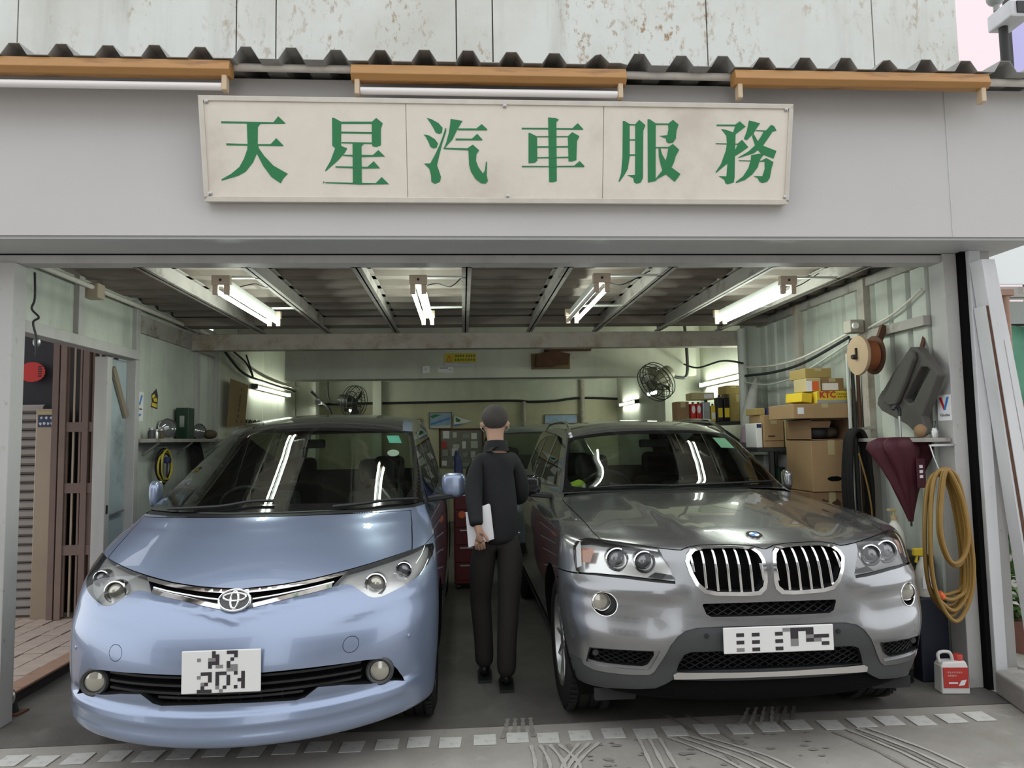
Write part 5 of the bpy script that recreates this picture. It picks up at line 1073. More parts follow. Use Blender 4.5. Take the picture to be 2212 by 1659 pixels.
t = carton('small tilted yellow carton beside the red lettered tool carton', 2.435, 2.52, 5.08, 5.28, 1.708, 1.775, 'yellow', tape=False); t.rotation_euler = (0, .12, .15)
carton('brown carton with white label on the yellow tool box', 2.625, 2.80, 5.12, 5.42, 1.788, 1.885, 'card_brown', marks=[(.05, .75, .1, .62, 'paper')])
carton('white and orange parts carton next to the brown labelled one', 2.505, 2.615, 5.10, 5.3, 1.788, 1.885, 'card_pale', tape=False, marks=[(.0, .38, 0, .8, 'paper'), (.42, .85, .05, .75, 'orange')])
carton('olive carton on the very top of the front stack', 2.52, 2.72, 5.14, 5.4, 1.888, 1.962, 'card_olive')
sf = thing('shelf_unit', 'dark metal shelf unit beside the SUV holding cartons', 'shelf', (2.66, 5.95, 0))
MB().box(-.36, .22, -.42, .60, 1.345, 1.375).build('shelf_board', 'shelf_dark', sf, bevel=.003)
for z in (.45, 1.085): MB().box(-.265, .22, -.42, .60, z - .03, z).build('shelf_board', 'shelf_dark', sf, bevel=.003)
for x in (-.25, .2):
    for y in (-.41, .59): MB().box(x - .015, x + .015, y - .015, y + .015, 0, 1.345).build('upright', 'shelf_dark', sf)
carton('white carton with navy top at the left end of the shelf', 2.315, 2.362, 5.58, 5.8, 1.377, 1.57, 'white', tape=False, marks=[(.1, .9, .82, .97, 'navy')])
carton('tan carton with oval print standing on the dark shelf', 2.37, 2.53, 5.56, 5.85, 1.377, 1.635, 'card', marks=[(.2, .55, .32, .37, 'print_brown'), (0, 1, .2, .215, 'print_brown')])
carton('flat navy blue box on top of the tan shelf carton', 2.42, 2.52, 5.58, 5.75, 1.637, 1.692, 'navy', tape=False, marks=[(.4, .6, .3, .7, 'poster_pale')])
carton('dusty olive carton behind the navy box', 2.33, 2.41, 5.62, 5.82, 1.637, 1.69, 'card_olive', tape=False)
carton('bulging pale carton at the right end of the dark shelf', 2.54, 2.665, 5.54, 5.8, 1.377, 1.585, 'card_pale', tape=False)
carton('white paper covered carton on the lower shelf', 2.555, 2.675, 5.56, 5.75, 1.087, 1.32, 'white', tape=False, marks=[(.2, .7, .65, .72, 'print_grey'), (.2, .55, .5, .56, 'print_grey')])
carton('grey carton at the back of the lower shelf', 2.40, 2.475, 5.66, 5.85, 1.087, 1.315, 'grey_box', tape=False)
carton('dark green bottle carton beside the white lower carton', 2.49, 2.545, 5.6, 5.8, 1.087, 1.22, 'green_dark', tape=False)
# rear oil shelf
rs = thing('oil_shelf', 'dark shelf of oil cans and cartons on the right workshop wall', 'shelf', (2.47, 7.25, 1.585))
MB().box(-.40, .38, -.3, .35, 0, .03).build('shelf_board', 'shelf_dark', rs, bevel=.003)
for y in (-.2, .25): MB().bar((.40, y, -.25), (.05, y, .0), .03, .02).build('bracket', 'shelf_dark', rs)
def can(label, x, y, z, w, d, h, mat, lab, group='oil cans on the rear shelf'):
    t = thing('oil_can', label, 'can', (x, y, z), 0, group); MB().box(-w / 2, w / 2, -d / 2, d / 2, 0, h * .9).build('body', mat, t, bevel=.008); MB().lathe([(w * .22, 0), (w * .22, h * .1)], (w * .15, 0, h * .895), seg=14).build('cap', 'black', t, smooth=True)
    MB().prism([(w * .34 * math.cos(a), h * .2 * math.sin(a) + h * .62) for a in np.linspace(0, 2 * PI, 21)[:-1]] if lab[0] == 'o' else [(-w * .4, h * .15), (w * .4, h * .15), (w * .4, h * .5), (-w * .4, h * .5)], lambda a, b, s: (a, -d / 2 - s, b), 0, .001).build('label_patch', lab[1:], t); return t
can('red oil can with white oval, left one of the pair', 2.28, 7.05, 1.616, .05, .09, .20, 'red', 'opaper'); can('red oil can with white oval, right one of the pair', 2.336, 7.05, 1.616, .05, .09, .20, 'red', 'opaper')
can('tall silver oil can beside the red pair', 2.41, 7.05, 1.616, .075, .10, .215, 'silver_can', 'rgrey_box'); can('slim yellow oil can between silver can and black jugs', 2.48, 7.05, 1.616, .045, .09, .18, 'yellow', 'rpaper')
can('black oil jug with yellow label, left of two', 2.538, 7.02, 1.616, .055, .1, .265, 'black', 'ryellow'); can('black oil jug with yellow label, right of two', 2.605, 7.02, 1.616, .06, .1, .265, 'black_gloss', 'ryellow')
carton('large brown carton at the right of the oil shelf', 2.645, 2.83, 7.0, 7.3, 1.616, 1.885, 'card_olive', group='cartons on the oil shelf'); carton('pale carton resting on the large oil shelf carton', 2.62, 2.78, 7.02, 7.25, 1.887, 1.975, 'card_olive', group='cartons on the oil shelf')
carton('flat cream box laid across the red oil cans', 2.265, 2.49, 7.0, 7.2, 1.835, 1.905, 'card_pale', tape=False, marks=[(.55, .95, .2, .8, 'paper')], group='cartons on the oil shelf')
carton('small brown carton left of the red oil cans', 2.12, 2.24, 7.02, 7.2, 1.616, 1.82, 'card_brown', group='cartons on the oil shelf')
# hanging plastic bag
pr = [(.012, .30), (.03, .24), (.05, .12), (.062, 0), (.06, -.14), (.035, -.22)]
bg_ = thing('plastic_bag', 'white and pinkish plastic bag hanging on the corner pipe', 'bag', (2.70, 6.63, 1.72)); MB().lathe(pr, (0, 0, 0), (.25, 0, 1), 16).build('bag_body', 'plastic_bag', bg_, smooth=True); MB().lathe([(.03, 0), (.055, -.08), (.05, -.2), (.01, -.24)], (-.03, -.02, -.12), (.2, 0, 1), 14).build('bag_bulge', 'plastic_pink', bg_, smooth=True); MB().cyl((.07, 0, .29), (.05, .10, .36), .006, 6).build('tie', 'plastic_bag', bg_)

# ------------------------------------------------------------------ things on the right wall
cr = thing('cable_reel', 'old cable reel with round tan face plate hung high on the right wall', 'reel', (2.72, 4.66, 2.0))
MB().lathe([(.132, -.012), (.134, 0), (.132, .008)], (-.06, 0, 0), (-1, 0, 0), 36).build('face_plate', 'wood_disc', cr, smooth=True); MB().lathe([(.10, 0), (.10, .09)], (-.05, 0, 0), (1, 0, 0), 28).build('drum', 'rust_orange', cr, smooth=True); MB().lathe([(.13, 0), (.13, .01)], (.045, 0, 0), (1, 0, 0), 36).build('back_plate', 'rust', cr, smooth=True)
MB().bar((.05, 0, 0), (.13, 0, .20), .04, .03).build('bracket', 'rust', cr); MB().lathe([(.018, 0), (.016, .03)], (-.07, .01, -.01), (-1, 0, 0), 12).build('hub_knob', 'black', cr, smooth=True); MB().bar((-.075, .0, .0), (-.075, .0, .05), .012, .01).build('crank', 'black', cr)
FR = [(4.312, 2.011), (4.249, 2.002), (4.146, 1.91), (4.066, 1.816), (4.073, 1.801), (4.155, 1.686), (4.239, 1.573), (4.201, 1.464), (4.312, 1.472), (4.386, 1.522), (4.517, 1.574), (4.657, 1.623), (4.713, 1.671), (4.694, 1.709), (4.502, 1.874)]
HO = [(4.22, 1.877), (4.162, 1.869), (4.137, 1.851), (4.221, 1.768), (4.313, 1.667), (4.359, 1.658), (4.407, 1.689), (4.322, 1.776)]
PAD = [(4.30, 1.985), (4.245, 1.975), (4.235, 1.93), (4.345, 1.775), (4.44, 1.66), (4.53, 1.655), (4.60, 1.68), (4.47, 1.83)]
def ring_prism(outer, inner, fn, t0, t1):
    O = resample(outer, .03); I = resample(inner, .03); pts = [Vector(p) for p in O + I]; n, m = len(O), len(I)
    vs, es, fs, *_ = delaunay_2d_cdt(pts, [(i, (i + 1) % n) for i in range(n)] + [(n + i, n + (i + 1) % m) for i in range(m)], [], 0, 1e-6); P = np.array([tuple(v) for v in vs]); T = np.array([f for f in fs if len(f) == 3]); c_ = P[T].mean(1); T = T[in_poly(c_, outer) & ~in_poly(c_, inner)]
    mb = MB(); K = len(P); mb.add([fn(a, b, t0) for a, b in P] + [fn(a, b, t1) for a, b in P], [tuple(map(int, t)) for t in T] + [tuple(int(K + i) for i in t[::-1]) for t in T] + [(i, (i + 1) % n, K + (i + 1) % n, K + i) for i in range(n)] + [(n + i, n + (i + 1) % m, K + n + (i + 1) % m, K + n + i) for i in range(m)]); return mb
gf = thing('foam_frame', 'big dark grey padded frame hanging crooked on the right wall', 'frame', (2.815, 4.35, 1.475))
o = ring_prism(FR, HO, lambda a, b, t: (t, a - 4.35, b - 1.475), -.015, .04).build('outer_frame', 'foam_grey', gf, bevel=.02)
MB().prism(PAD, lambda a, b, t: (t, a - 4.35, b - 1.475), -.05, -.015).build('raised_pad', 'foam_grey', gf, bevel=.015)
MB().bar((.05, -.05, .52), (.13, 0, .66), .02, .02).build('hanger', 'rust', gf)
vs_ = thing('oil_poster', 'white oil brand sticker with red and blue V on the right door post', 'sticker', (2.8985, 4.165, 1.60))
fx = lambda a, b, t: (-t, -a, b)          # on a wall that faces left: a runs to the right in the picture
MB().prism([(-.062, -.055), (.062, -.055), (.062, .10), (-.062, .10)], fx, 0, .001).build('sheet', 'paper', vs_)
MB().prism([(-.045, .085), (-.022, .085), (.006, .02), (-.008, .008)], fx, .001, .0018).build('red_bar', 'red', vs_); MB().prism([(.045, .085), (.024, .085), (-.008, .008), (.010, .008)], fx, .001, .0021).build('blue_bar', 'blue', vs_); text_mb('Valvoline', .024, lambda a, b: (-.0015, -a, b - .022), .0006).build('lettering', 'print_black', vs_)
ws = thing('wall_shelf', 'narrow grey shelf on the right wall below the padded frame', 'shelf', (2.83, 4.5, 1.43)); MB().box(-.09, .064, -.38, .36, -.012, .012).build('shelf_board', 'joist', ws, bevel=.003)
for y in (-.15, .25): MB().bar((.06, y, -.10), (-.06, y, -.01), .015, .01).build('bracket', 'joist', ws)
tag(MB().ball((2.80, 4.25, 1.486), .042, 18, 12).build('ball', 'card_brown', smooth=True, org=(2.80, 4.25, 1.443)), 'small brown ball on the narrow wall shelf', 'ball')
jc = thing('jar', 'small clear jar with bent wire on the wall shelf', 'jar', (2.83, 4.17, 1.443)); MB().lathe([(.02, 0), (.022, .04), (.016, .05), (.016, .06)], (0, 0, 0), seg=16).build('glass', 'steel', jc, smooth=True); MB().tube([(0, 0, .06), (.01, 0, .10), (-.02, 0, .09)], .003, 5).build('wire', 'black', jc)
# umbrella hanging tip down
um = thing('umbrella', 'folded maroon umbrella hanging tip down on the right wall', 'umbrella', (2.735, 4.33, .90))
n = 40; vs = []; prof = [(.012, .03), (.028, .10), (.055, .20), (.095, .32), (.14, .42), (.165, .48), (.15, .52), (.10, .545), (.03, .55)]
for r, h in prof:
    for k_ in range(n): a = 2 * PI * k_ / n; rr = r * (1 + .22 * math.sin(a * 7 + h * 9)); vs.append((rr * math.cos(a) * 1.12 + .02 - .10 * h, rr * math.sin(a) * .45, h))
MB().add(vs, [(i * n + k_, i * n + (k_ + 1) % n, (i + 1) * n + (k_ + 1) % n, (i + 1) * n + k_) for i in range(len(prof) - 1) for k_ in range(n)]).build('canopy', 'maroon', um, smooth=True, angle=80)
MB().cyl((.018, 0, 0), (.018, 0, .05), .006, 8).build('tip', 'black', um); MB().cyl((-.02, 0, .5), (-.02, 0, .68), .008, 8).build('shaft', 'steel', um, smooth=True); MB().tube(spline([(-.02, 0, .68), (-.018, 0, .72), (-.04, 0, .745), (-.06, 0, .72)], 5), .012, 8).build('handle', 'black', um, smooth=True); MB().box(.02, .075, -.084, -.074, .24, .42).build('cloth_strap', 'maroon', um, bevel=.004)
for z in (.30, .33, .36): MB().box(.035, .055, -.087, -.084, z, z + .018).build('printed_mark', 'paper', um)
# yellow air hose coil
hc = thing('hose_coil', 'coil of yellow brown air hose hung beside the right door post', 'hose', (2.765, 4.03, .40))
for k_ in range(7):
    w = .125 - .008 * (k_ % 4) ; h0 = .012 + .045 * (k_ % 3) + .02 * k_ * .3; top = .865 - .006 * k_; yy = .016 * (k_ - 3) * .8
    MB().tube(spline([(.0 - .02, yy, top), (w * .55, yy, top - .07), (w, yy + .004, .45), (w * .92, yy, .20), (w * .3, yy, h0 + .02), (-w * .25, yy, h0 + .015), (-w * .85, yy, .18), (-w, yy - .004, .42), (-w * .7, yy, top - .10)], 6, True), .0115, 8, True).build('hose_loop', 'hose_yellow', hc, smooth=True)
for k_ in range(2): MB().tube(spline([(-.02, -.055 - .02 * k_, .86), (.06, -.05 - .02 * k_, .70), (.085, -.05 - .02 * k_, .48), (.04, -.05 - .02 * k_, .33 + .03 * k_), (-.03, -.05 - .02 * k_, .35), (-.075, -.05 - .02 * k_, .5), (-.06, -.05 - .02 * k_, .7)], 6, True), .0115, 8, True).build('hose_loop', 'hose_yellow', hc, smooth=True)
MB().cyl((-.085, -.03, .17), (-.06, -.03, .14), .018, 10).build('coupling', 'orange', hc, smooth=True); MB().tube([(-.02, 0, .865), (-.03, .02, .93), (-.03, .05, 1.0)], .005, 6).build('hanging_wire', 'steel', hc); MB().bar((-.03, .05, 1.0), (.14, .08, 1.0), .02, .012).build('hook_arm', 'steel', hc)
# black cable coils
def cable_coil(name, label, org, w, h, nl, r, mat, group=None, ny=0.012):
    t = thing(name, label, 'cable', org, 0, group)
    for k_ in range(nl):
        a = random.uniform(.86, 1.06); sx = random.uniform(-.015, .015); y = (k_ - nl / 2) * ny
        MB().tube(spline([(sx, y, h), (w * .7 * a, y, h * .9), (w * a + sx, y, h * .5), (w * .8 * a, y, h * .12), (sx, y, .01 + .02 * random.random()), (-w * .8 * a, y, h * .12), (-w * a + sx, y, h * .5), (-w * .7 * a, y, h * .9)], 5, True), r, 7, True).build('cable_loop', mat, t, smooth=True)
    return t
cb = cable_coil('cable_coil', 'tall coil of thick black cable hanging right of the cartons', (2.72, 4.86, .72), .085, .78, 9, .013, 'rubber'); MB().bar((0, 0, .78), (.14, 0, .80), .02, .02).build('hook', 'steel', cb); MB().tube(spline([(-.02, -.07, .62), (.03, -.07, .4), (.05, -.07, .2), (.02, -.07, .12)], 6), .006, 6).build('yellow_wire', 'hose_yellow', cb, smooth=True)
# rods leaning in the corner by the stud
for i, (x, y, z1, m, lb) in enumerate(((2.80, 4.995, 2.16, 'shelf_dark', 'dark steel rod, nearest of the bundle by the stud'), (2.835, 4.995, 2.10, 'rust', 'rusty steel rod in the bundle by the stud'), (2.87, 4.998, 2.17, 'shelf_dark', 'long dark pipe against the wall in the bundle by the stud'), (2.758, 4.998, 2.05, 'fitting', 'pale conduit rod at the left of the bundle by the stud'))):
    tag(MB().tube([(x, y, 0), (x + .004 * i, y, z1)], .013, 8).build('rod', m, smooth=True, org=(x, y, 0)), lb, 'rod', 'rods leaning by the right wall stud')
jb = thing('junction_box', 'greasy junction box at the head of the right wall stud', 'junction box', (2.79, 4.93, 2.19)); MB().box(-.05, .05, -.05, .05, 0, .09).build('box', 'beam', jb, bevel=.006); MB().cyl((-.02, -.05, .045), (-.02, -.07, .045), .022, 12).build('dial', 'white', jb, smooth=True)
for i, (pts, r, m, lb) in enumerate((([(2.87, 4.27, 2.37), (2.865, 4.55, 2.27), (2.86, 4.86, 2.215)], .008, 'pipe_white', 'thin pale cable sloping down the right wall to the stud'),
    ([(2.79, 5.0, 2.20), (2.75, 5.6, 2.10), (2.72, 6.1, 2.08), (2.70, 6.68, 2.12)], .010, 'pipe_white', 'pale sagging cable from stud to corner pipe, uppermost'), ([(2.79, 5.0, 2.17), (2.74, 5.6, 2.05), (2.71, 6.1, 2.02), (2.69, 6.68, 2.04)], .012, 'black_matt', 'black sagging cable from stud to corner pipe'), ([(2.79, 5.0, 2.13), (2.74, 5.7, 1.96), (2.70, 6.2, 1.92), (2.68, 6.68, 1.98)], .008, 'fitting', 'lowest grey sagging cable from stud to corner pipe'),
    ([(2.66, 6.66, 2.16), (2.66, 7.2, 2.24), (2.64, 7.9, 2.24), (2.60, 8.28, 2.32)], .010, 'black_matt', 'black cable looping from corner pipe into the workshop'))):
    tag(MB().tube(spline(pts, 8), r, 7).build('cable', m, smooth=True, org=pts[0]), lb, 'cable', 'loose cables on the right')
# low bench with bottles, junk and the red canister
lb_ = thing('low_cabinet', 'low dark cabinet against the right wall behind the SUV headlight', 'cabinet', (2.74, 4.52, 0)); MB().box(-.12, .14, -.2, .26, 0, .72).build('body', 'shelf_dark', lb_, bevel=.005); MB().box(-.11, .13, -.206, -.2, .05, .66).build('door', 'card_dark', lb_, bevel=.003)
pm_ = thing('pump_bottle', 'white pump soap bottle on the low cabinet', 'bottle', (2.685, 4.40, .722)); MB().lathe([(.045, 0), (.056, .01), (.058, .08), (.05, .14), (.03, .185), (.018, .20), (.018, .215)], (0, 0, 0), seg=24).build('bottle_body', 'bottle_white', pm_, smooth=True); MB().lathe([(.02, .21), (.02, .235), (.008, .238), (.008, .27)], (0, 0, 0), seg=16).build('collar', 'pump_tan', pm_, smooth=True); MB().box(-.04, .014, -.01, .01, .265, .282).build('spout', 'pump_tan', pm_, bevel=.004)
cra = tag(MB().box(2.70, 2.88, 4.22, 4.31, 0, .49).build('crate', 'crate_dark', org=(2.79, 4.265, 0), bevel=.01), 'very dark blue plastic crate standing under the yellow hose coil', 'crate')
spb = thing('spray_bottle', 'white spray bottle with yellow trigger beside the hose coil', 'bottle', (2.765, 4.265, .492)); MB().lathe([(.036, 0), (.04, .01), (.04, .15), (.03, .19), (.016, .215), (.016, .235)], (0, 0, 0), seg=22).build('bottle_body', 'bottle_white', spb, smooth=True); MB().box(-.055, .03, -.014, .014, .24, .285).build('trigger_head', 'yellow', spb, bevel=.006); MB().bar((-.03, 0, .245), (-.04, 0, .20), .012, .01).build('trigger', 'yellow', spb); MB().box(-.03, .03, -.0415, -.036, .05, .12).build('label_patch', 'paper', spb)
for i, (x, y, lbx) in enumerate(((2.62, 4.42, 'black hose coil lying on the floor by the low cabinet'),)):
    t = thing('floor_hose', lbx, 'hose', (2.56, 4.32, 0))
    for k_ in range(6): MB().tube(spline([(.11 * math.cos(a) * (1 - .05 * k_), .11 * math.sin(a) * (1 - .05 * k_), .015 + .027 * k_ + .01 * math.sin(2 * a + k_)) for a in np.linspace(0, 2 * PI, 13)[:-1]], 3, True), .014, 7, True).build('hose_loop', 'rubber', t, smooth=True)
cn = thing('canister', 'white plastic canister with red label and red cap on the floor', 'canister', (2.765, 4.06, 0), -.12)
MB().add([(-.078, -.045, 0), (.078, -.045, 0), (.078, .045, 0), (-.078, .045, 0), (-.074, -.043, .15), (.074, -.043, .15), (.074, .043, .15), (-.074, .043, .15), (-.06, -.035, .175), (.066, -.035, .18), (.066, .035, .18), (-.06, .035, .175)], [(0, 3, 2, 1), (0, 1, 5, 4), (1, 2, 6, 5), (2, 3, 7, 6), (3, 0, 4, 7), (4, 5, 9, 8), (5, 6, 10, 9), (6, 7, 11, 10), (7, 4, 8, 11), (8, 9, 10, 11)]).build('body', 'can_white', cn, bevel=.008)
MB().tube(spline([(-.062, 0, .165), (-.068, 0, .205), (-.05, 0, .222), (-.01, 0, .222), (.005, 0, .205), (.012, 0, .172)], 5), .0095, 8).build('handle', 'can_white', cn, smooth=True); MB().lathe([(.026, .172), (.026, .205), (.022, .21)], (.042, 0, 0), seg=20).build('cap', 'can_red', cn, smooth=True)
lab = MB().box(-.068, .07, -.0475, -.044, .035, .148).build('red_label', 'can_red', cn, bevel=.002); MB().prism([(.012, .048), (.045, .052), (.058, .082), (.03, .078)], lambda a, b, s: (a, -.0476 - s, b), 0, .001).build('label_mark', 'paper', lab); blots('label_mark', 'label_pink', lab, lambda a, b: (a, -.0485, b), [(-.04 + .012 * i, .122) for i in range(7)] + [(-.04 + .010 * i, .104) for i in range(5)], .012, .013, 5); MB().box(-.04, .01, -.0485, -.0476, .06, .068).build('label_mark', 'paper', lab)

# ------------------------------------------------------------------ left wall things
fl_ = lambda a, b, t: (t, a, b)          # on a wall that faces right: a runs away from the camera
v2 = thing('oil_poster', 'white oil brand sticker beside the side door on the left wall', 'sticker', (WL - .003, 5.83, 1.80))
MB().prism([(-.06, -.13), (.07, -.13), (.07, .10), (-.06, .10)], fl_, 0, .001).build('sheet', 'paper', v2); MB().prism([(-.055, .075), (-.035, .075), (.0, .0), (-.02, .0)], fl_, .001, .002).build('red_bar', 'red', v2); MB().prism([(.055, .075), (.03, .075), (-.012, -.005), (.012, -.005)], fl_, .001, .0023).build('blue_bar', 'blue', v2); text_mb('Valvoline', .026, lambda a, b: (.0017, a, b - .035), .0008).build('lettering', 'print_black', v2); MB().prism([(-.02, -.10), (.03, -.085), (.035, -.07), (-.015, -.08)], fl_, .001, .002).build('blue_mark', 'blue', v2)
ys = thing('yellow_sticker', 'torn black and yellow sticker on the left wall panel', 'sticker', (WL - .003, 6.10, 1.86)); MB().prism([(-.06, -.07), (.065, -.085), (.075, .03), (.04, .085), (-.02, .05), (-.055, .03), (-.04, -.02)], fl_, 0, .001).build('backing', 'print_black', ys)
for P in ([(-.045, .02), (.0, .042), (.02, .018), (-.03, .0)], [(-.02, -.002), (.045, .012), (.06, -.02), (.0, -.026)], [(-.045, -.062), (.05, -.072), (.05, -.04), (-.04, -.034)]): MB().prism(P, fl_, .001, .002).build('yellow_patch', 'yellow', ys)
sl = thing('wall_shelf', 'long narrow shelf along the left wall holding spare lamps', 'shelf', (WL + .08, 6.6, 1.53)); MB().box(-.083, .07, -.83, .85, -.03, 0).build('shelf_board', 'joist', sl, bevel=.004)
for y in (-.7, 0, .7): MB().bar((-.08, y, -.13), (.05, y, -.03), .02, .012).build('bracket', 'joist', sl)
def jar(label, y, h, mat): 
    t = thing('jar', label, 'jar', (WL + .08, y, 1.531), 0, 'small parts jars on the left shelf'); MB().lathe([(.024, 0), (.026, h * .6), (.018, h * .8)], (0, 0, 0), seg=16).build('glass', mat, t, smooth=True); MB().lathe([(.02, h * .8), (.02, h)], (0, 0, 0), seg=16).build('lid', 'steel', t, smooth=True)
jar('small dark parts jar at the near end of the left shelf', 5.86, .085, 'grey_plastic'); jar('short metal parts jar, second on the left shelf', 5.95, .075, 'steel'); jar('brown parts jar, third on the left shelf', 6.04, .08, 'card_dark')
def reflector(label, y, r, z):
    t = thing('spare_lamp', label, 'lamp', (WL + .07, y, 1.531), 0, 'spare lamp bowls on the left shelf'); ax = (.75, -.6, .1); c = (0, 0, r + .005)
    MB().lathe([(r * .2, -.10), (r * .7, -.06), (r * .95, -.015), (r, 0), (r * .96, .006)], c, ax, 28, caps=False).build('bowl', 'grey_plastic', t, smooth=True); MB().lathe([(r * .95, 0), (r * .8, .012), (r * .4, .022), (.001, .025)], c, ax, 28).build('lens', 'lamp_lens', t, smooth=True); MB().lathe([(r * 1.0, -.006), (r * 1.02, 0), (r * .95, .008)], c, ax, 28, caps=False).build('rim', 'chrome', t, smooth=True)
reflector('round chrome spare headlamp leaning on the left shelf', 6.20, .082, 0); reflector('smaller spare lamp behind the green box on the left shelf', 6.92, .07, 0)
gb_ = thing('green_box', 'dark green metal box standing on the left shelf', 'box', (WL + .08, 6.55, 1.531)); MB().box(-.055, .055, -.07, .07, 0, .27).build('body', 'green_dark', gb_, bevel=.006); MB().box(-.02, .02, -.074, -.07, .1, .2).build('clip', 'steel', gb_)
tag(MB().ball((WL + .08, 7.18, 1.575), (.06, .12, .045), 16, 10).build('rag', 'card_dark', smooth=True, org=(WL + .08, 7.18, 1.531)), 'crumpled dark rag at the far end of the left shelf', 'rag')
h1 = thing('air_line', 'black and yellow air line coil with blue nozzle on the left wall', 'hose', (WL + .07, 6.13, 1.16))
for k_, (m, a, hh) in enumerate((('rubber', .15, .29), ('rubber', .13, .27), ('yellow_hose', .14, .26), ('rubber', .11, .25), ('yellow_hose', .10, .28))):
    MB().tube(spline([(.006 * k_, 0, hh), (.006 * k_, a * .8, hh * .82), (.006 * k_, a, hh * .45), (.006 * k_, a * .6, .05), (.006 * k_, 0, .0 + .01 * k_), (.006 * k_, -a * .6, .05), (.006 * k_, -a, hh * .45), (.006 * k_, -a * .8, hh * .82)], 5, True), .008, 7, True).build('hose_loop', m, h1, smooth=True)
MB().box(.01, .05, -.03, .04, .17, .22).build('nozzle', 'navy', h1, bevel=.008); MB().cyl((.03, .0, .17), (.03, -.01, .06), .008, 8).build('lance', 'black', h1); MB().bar((-.07, 0, .30), (.03, 0, .30), .014, .014).build('hook', 'steel', h1)
t = thing('wire_bundle', 'bundle of black wires hanging below the left shelf', 'cable', (WL + .06, 6.86, 1.14))
for k_ in range(7):
    MB().tube(spline([(.0, -.1 + .03 * k_, .33), (.02, -.13 + .035 * k_, .2), (.02, -.10 + .03 * k_, .03), (.02, -.05 + .02 * k_, .02), (.02, -.04 + .03 * k_, .2), (.0, -.07 + .03 * k_, .34)], 5, True), .010, 6, True).build('wire_loop', 'rubber', t, smooth=True)
bb = thing('cardboard_sign', 'brown cardboard sheet with dark characters leaning on the left workshop wall', 'sign', (WL + .08, 8.0, 1.66)); MB().prism([(-.30, 0), (.30, .02), (.34, .48), (-.28, .50)], lambda a, b, s: (s + .05 * b, a, b), -.008, 0).build('sheet', 'board_brown', bb)
blots('character', 'print_brown', bb, lambda a, b: (.002 + .05 * b, a, b), [(.09, .41), (.07, .33), (.06, .285), (.045, .235), (.035, .18), (.025, .12), (-.02, .06), (.15, .06)], .06, .05, 8)
tr = thing('spanner_rack', 'rack of combination spanners on the left workshop wall', 'tool rack', (WL + .06, 8.45, 1.62)); MB().box(-.06, 0, -.35, .55, .10, .13).build('rail', 'shelf_dark', tr)
for k_ in range(9):
    y = -.30 + k_ * .095; L = .20 - .012 * k_; MB().bar((.012, y, .12), (.012, y, .12 - L), .006, .014).lathe([(.02, -.004), (.02, .004)], (.012, y, .12), (1, 0, 0), 10).lathe([(.018, -.004), (.018, .004)], (.012, y, .12 - L), (1, 0, 0), 10).build('spanner', 'steel' if k_ % 2 else 'grey_plastic', tr)
wb_ = thing('work_bench', 'cluttered work bench along the left workshop wall', 'bench', (WL + .3, 8.7, 0)); MB().box(-.3, .25, -.9, 1.3, .90, .95).build('worktop', 'card_brown', wb_, bevel=.005)
for x in (-.25, .2):
    for y in (-.85, 1.25): MB().box(x - .03, x + .03, y - .03, y + .03, 0, .90).build('leg', 'shelf_dark', wb_)
gr = thing('bench_grinder', 'dusty cream bench machine standing on the left bench', 'machine', (WL + .22, 8.0, .951)); MB().box(-.09, .09, -.12, .12, 0, .45).build('pedestal', 'beam', gr, bevel=.01); MB().lathe([(.10, -.12), (.12, -.10), (.12, .10), (.10, .12)], (0, 0, .56), (0, 1, 0), 24).build('drum', 'card_pale', gr, smooth=True); MB().lathe([(.03, 0), (.03, .02)], (.1, -.02, .55), (1, -.6, 0), 14).build('port', 'void', gr)
# conduits along the left wall head
lc = thing('conduit', 'white conduit with junction box along the top of the left wall', 'pipe', (WL + .05, 4.3, 2.545)); MB().cyl((0, 0, 0), (0, 3.15, 0), .017, 10).build('pipe', 'pipe_white', lc, smooth=True); MB().box(-.05, .04, .66, .76, -.07, .03).build('junction_box', 'cap_beige', lc, bevel=.006)
for pts, r, m, lbx in (([(WL + .06, 7.45, 2.52), (WL + .07, 8.3, 2.38), (WL + .08, 9.3, 2.30), (WL + .1, 10.9, 2.27)], .02, 'pipe_white', 'pale cable running along the left workshop wall, thickest'), ([(WL + .1, 7.45, 2.45), (WL + .08, 8.2, 2.27), (WL + .07, 9.2, 2.24), (WL + .1, 10.6, 2.22)], .014, 'black_matt', 'black cable under the pale one on the left workshop wall'), ([(WL + .08, 7.6, 2.5), (WL + .2, 7.9, 2.35), (WL + .25, 8.0, 2.2), (WL + .16, 8.05, 2.45)], .009, 'black_matt', 'loose black cable loop high in the left workshop corner'), ([(-2.3, 11.18, 2.25), (-2.15, 11.15, 2.1), (-2.0, 11.1, 1.95), (-1.95, 11.1, 1.7)], .018, 'black_matt', 'tangled black cable by the left rear fan')):
    tag(MB().tube(spline(pts, 8), r, 7).build('cable', m, smooth=True, org=pts[0]), lbx, 'cable', 'loose cables on the left')
hk = thing('wire_hook', 'bent wire hook hanging from the left door post head', 'hook', (-2.44, 4.26, 2.0)); MB().tube(spline([(0, 0, .48), (.005, .0, .33), (-.01, .0, .27), (.03, 0, .22), (.0, 0, .19), (.02, 0, .1), (.01, .02, .0)], 6), .006, 6).build('wire', 'black', hk, smooth=True); MB().ball((.012, .02, .08), (.02, .02, .03), 12, 8).build('bulb', 'steel', hk, smooth=True)

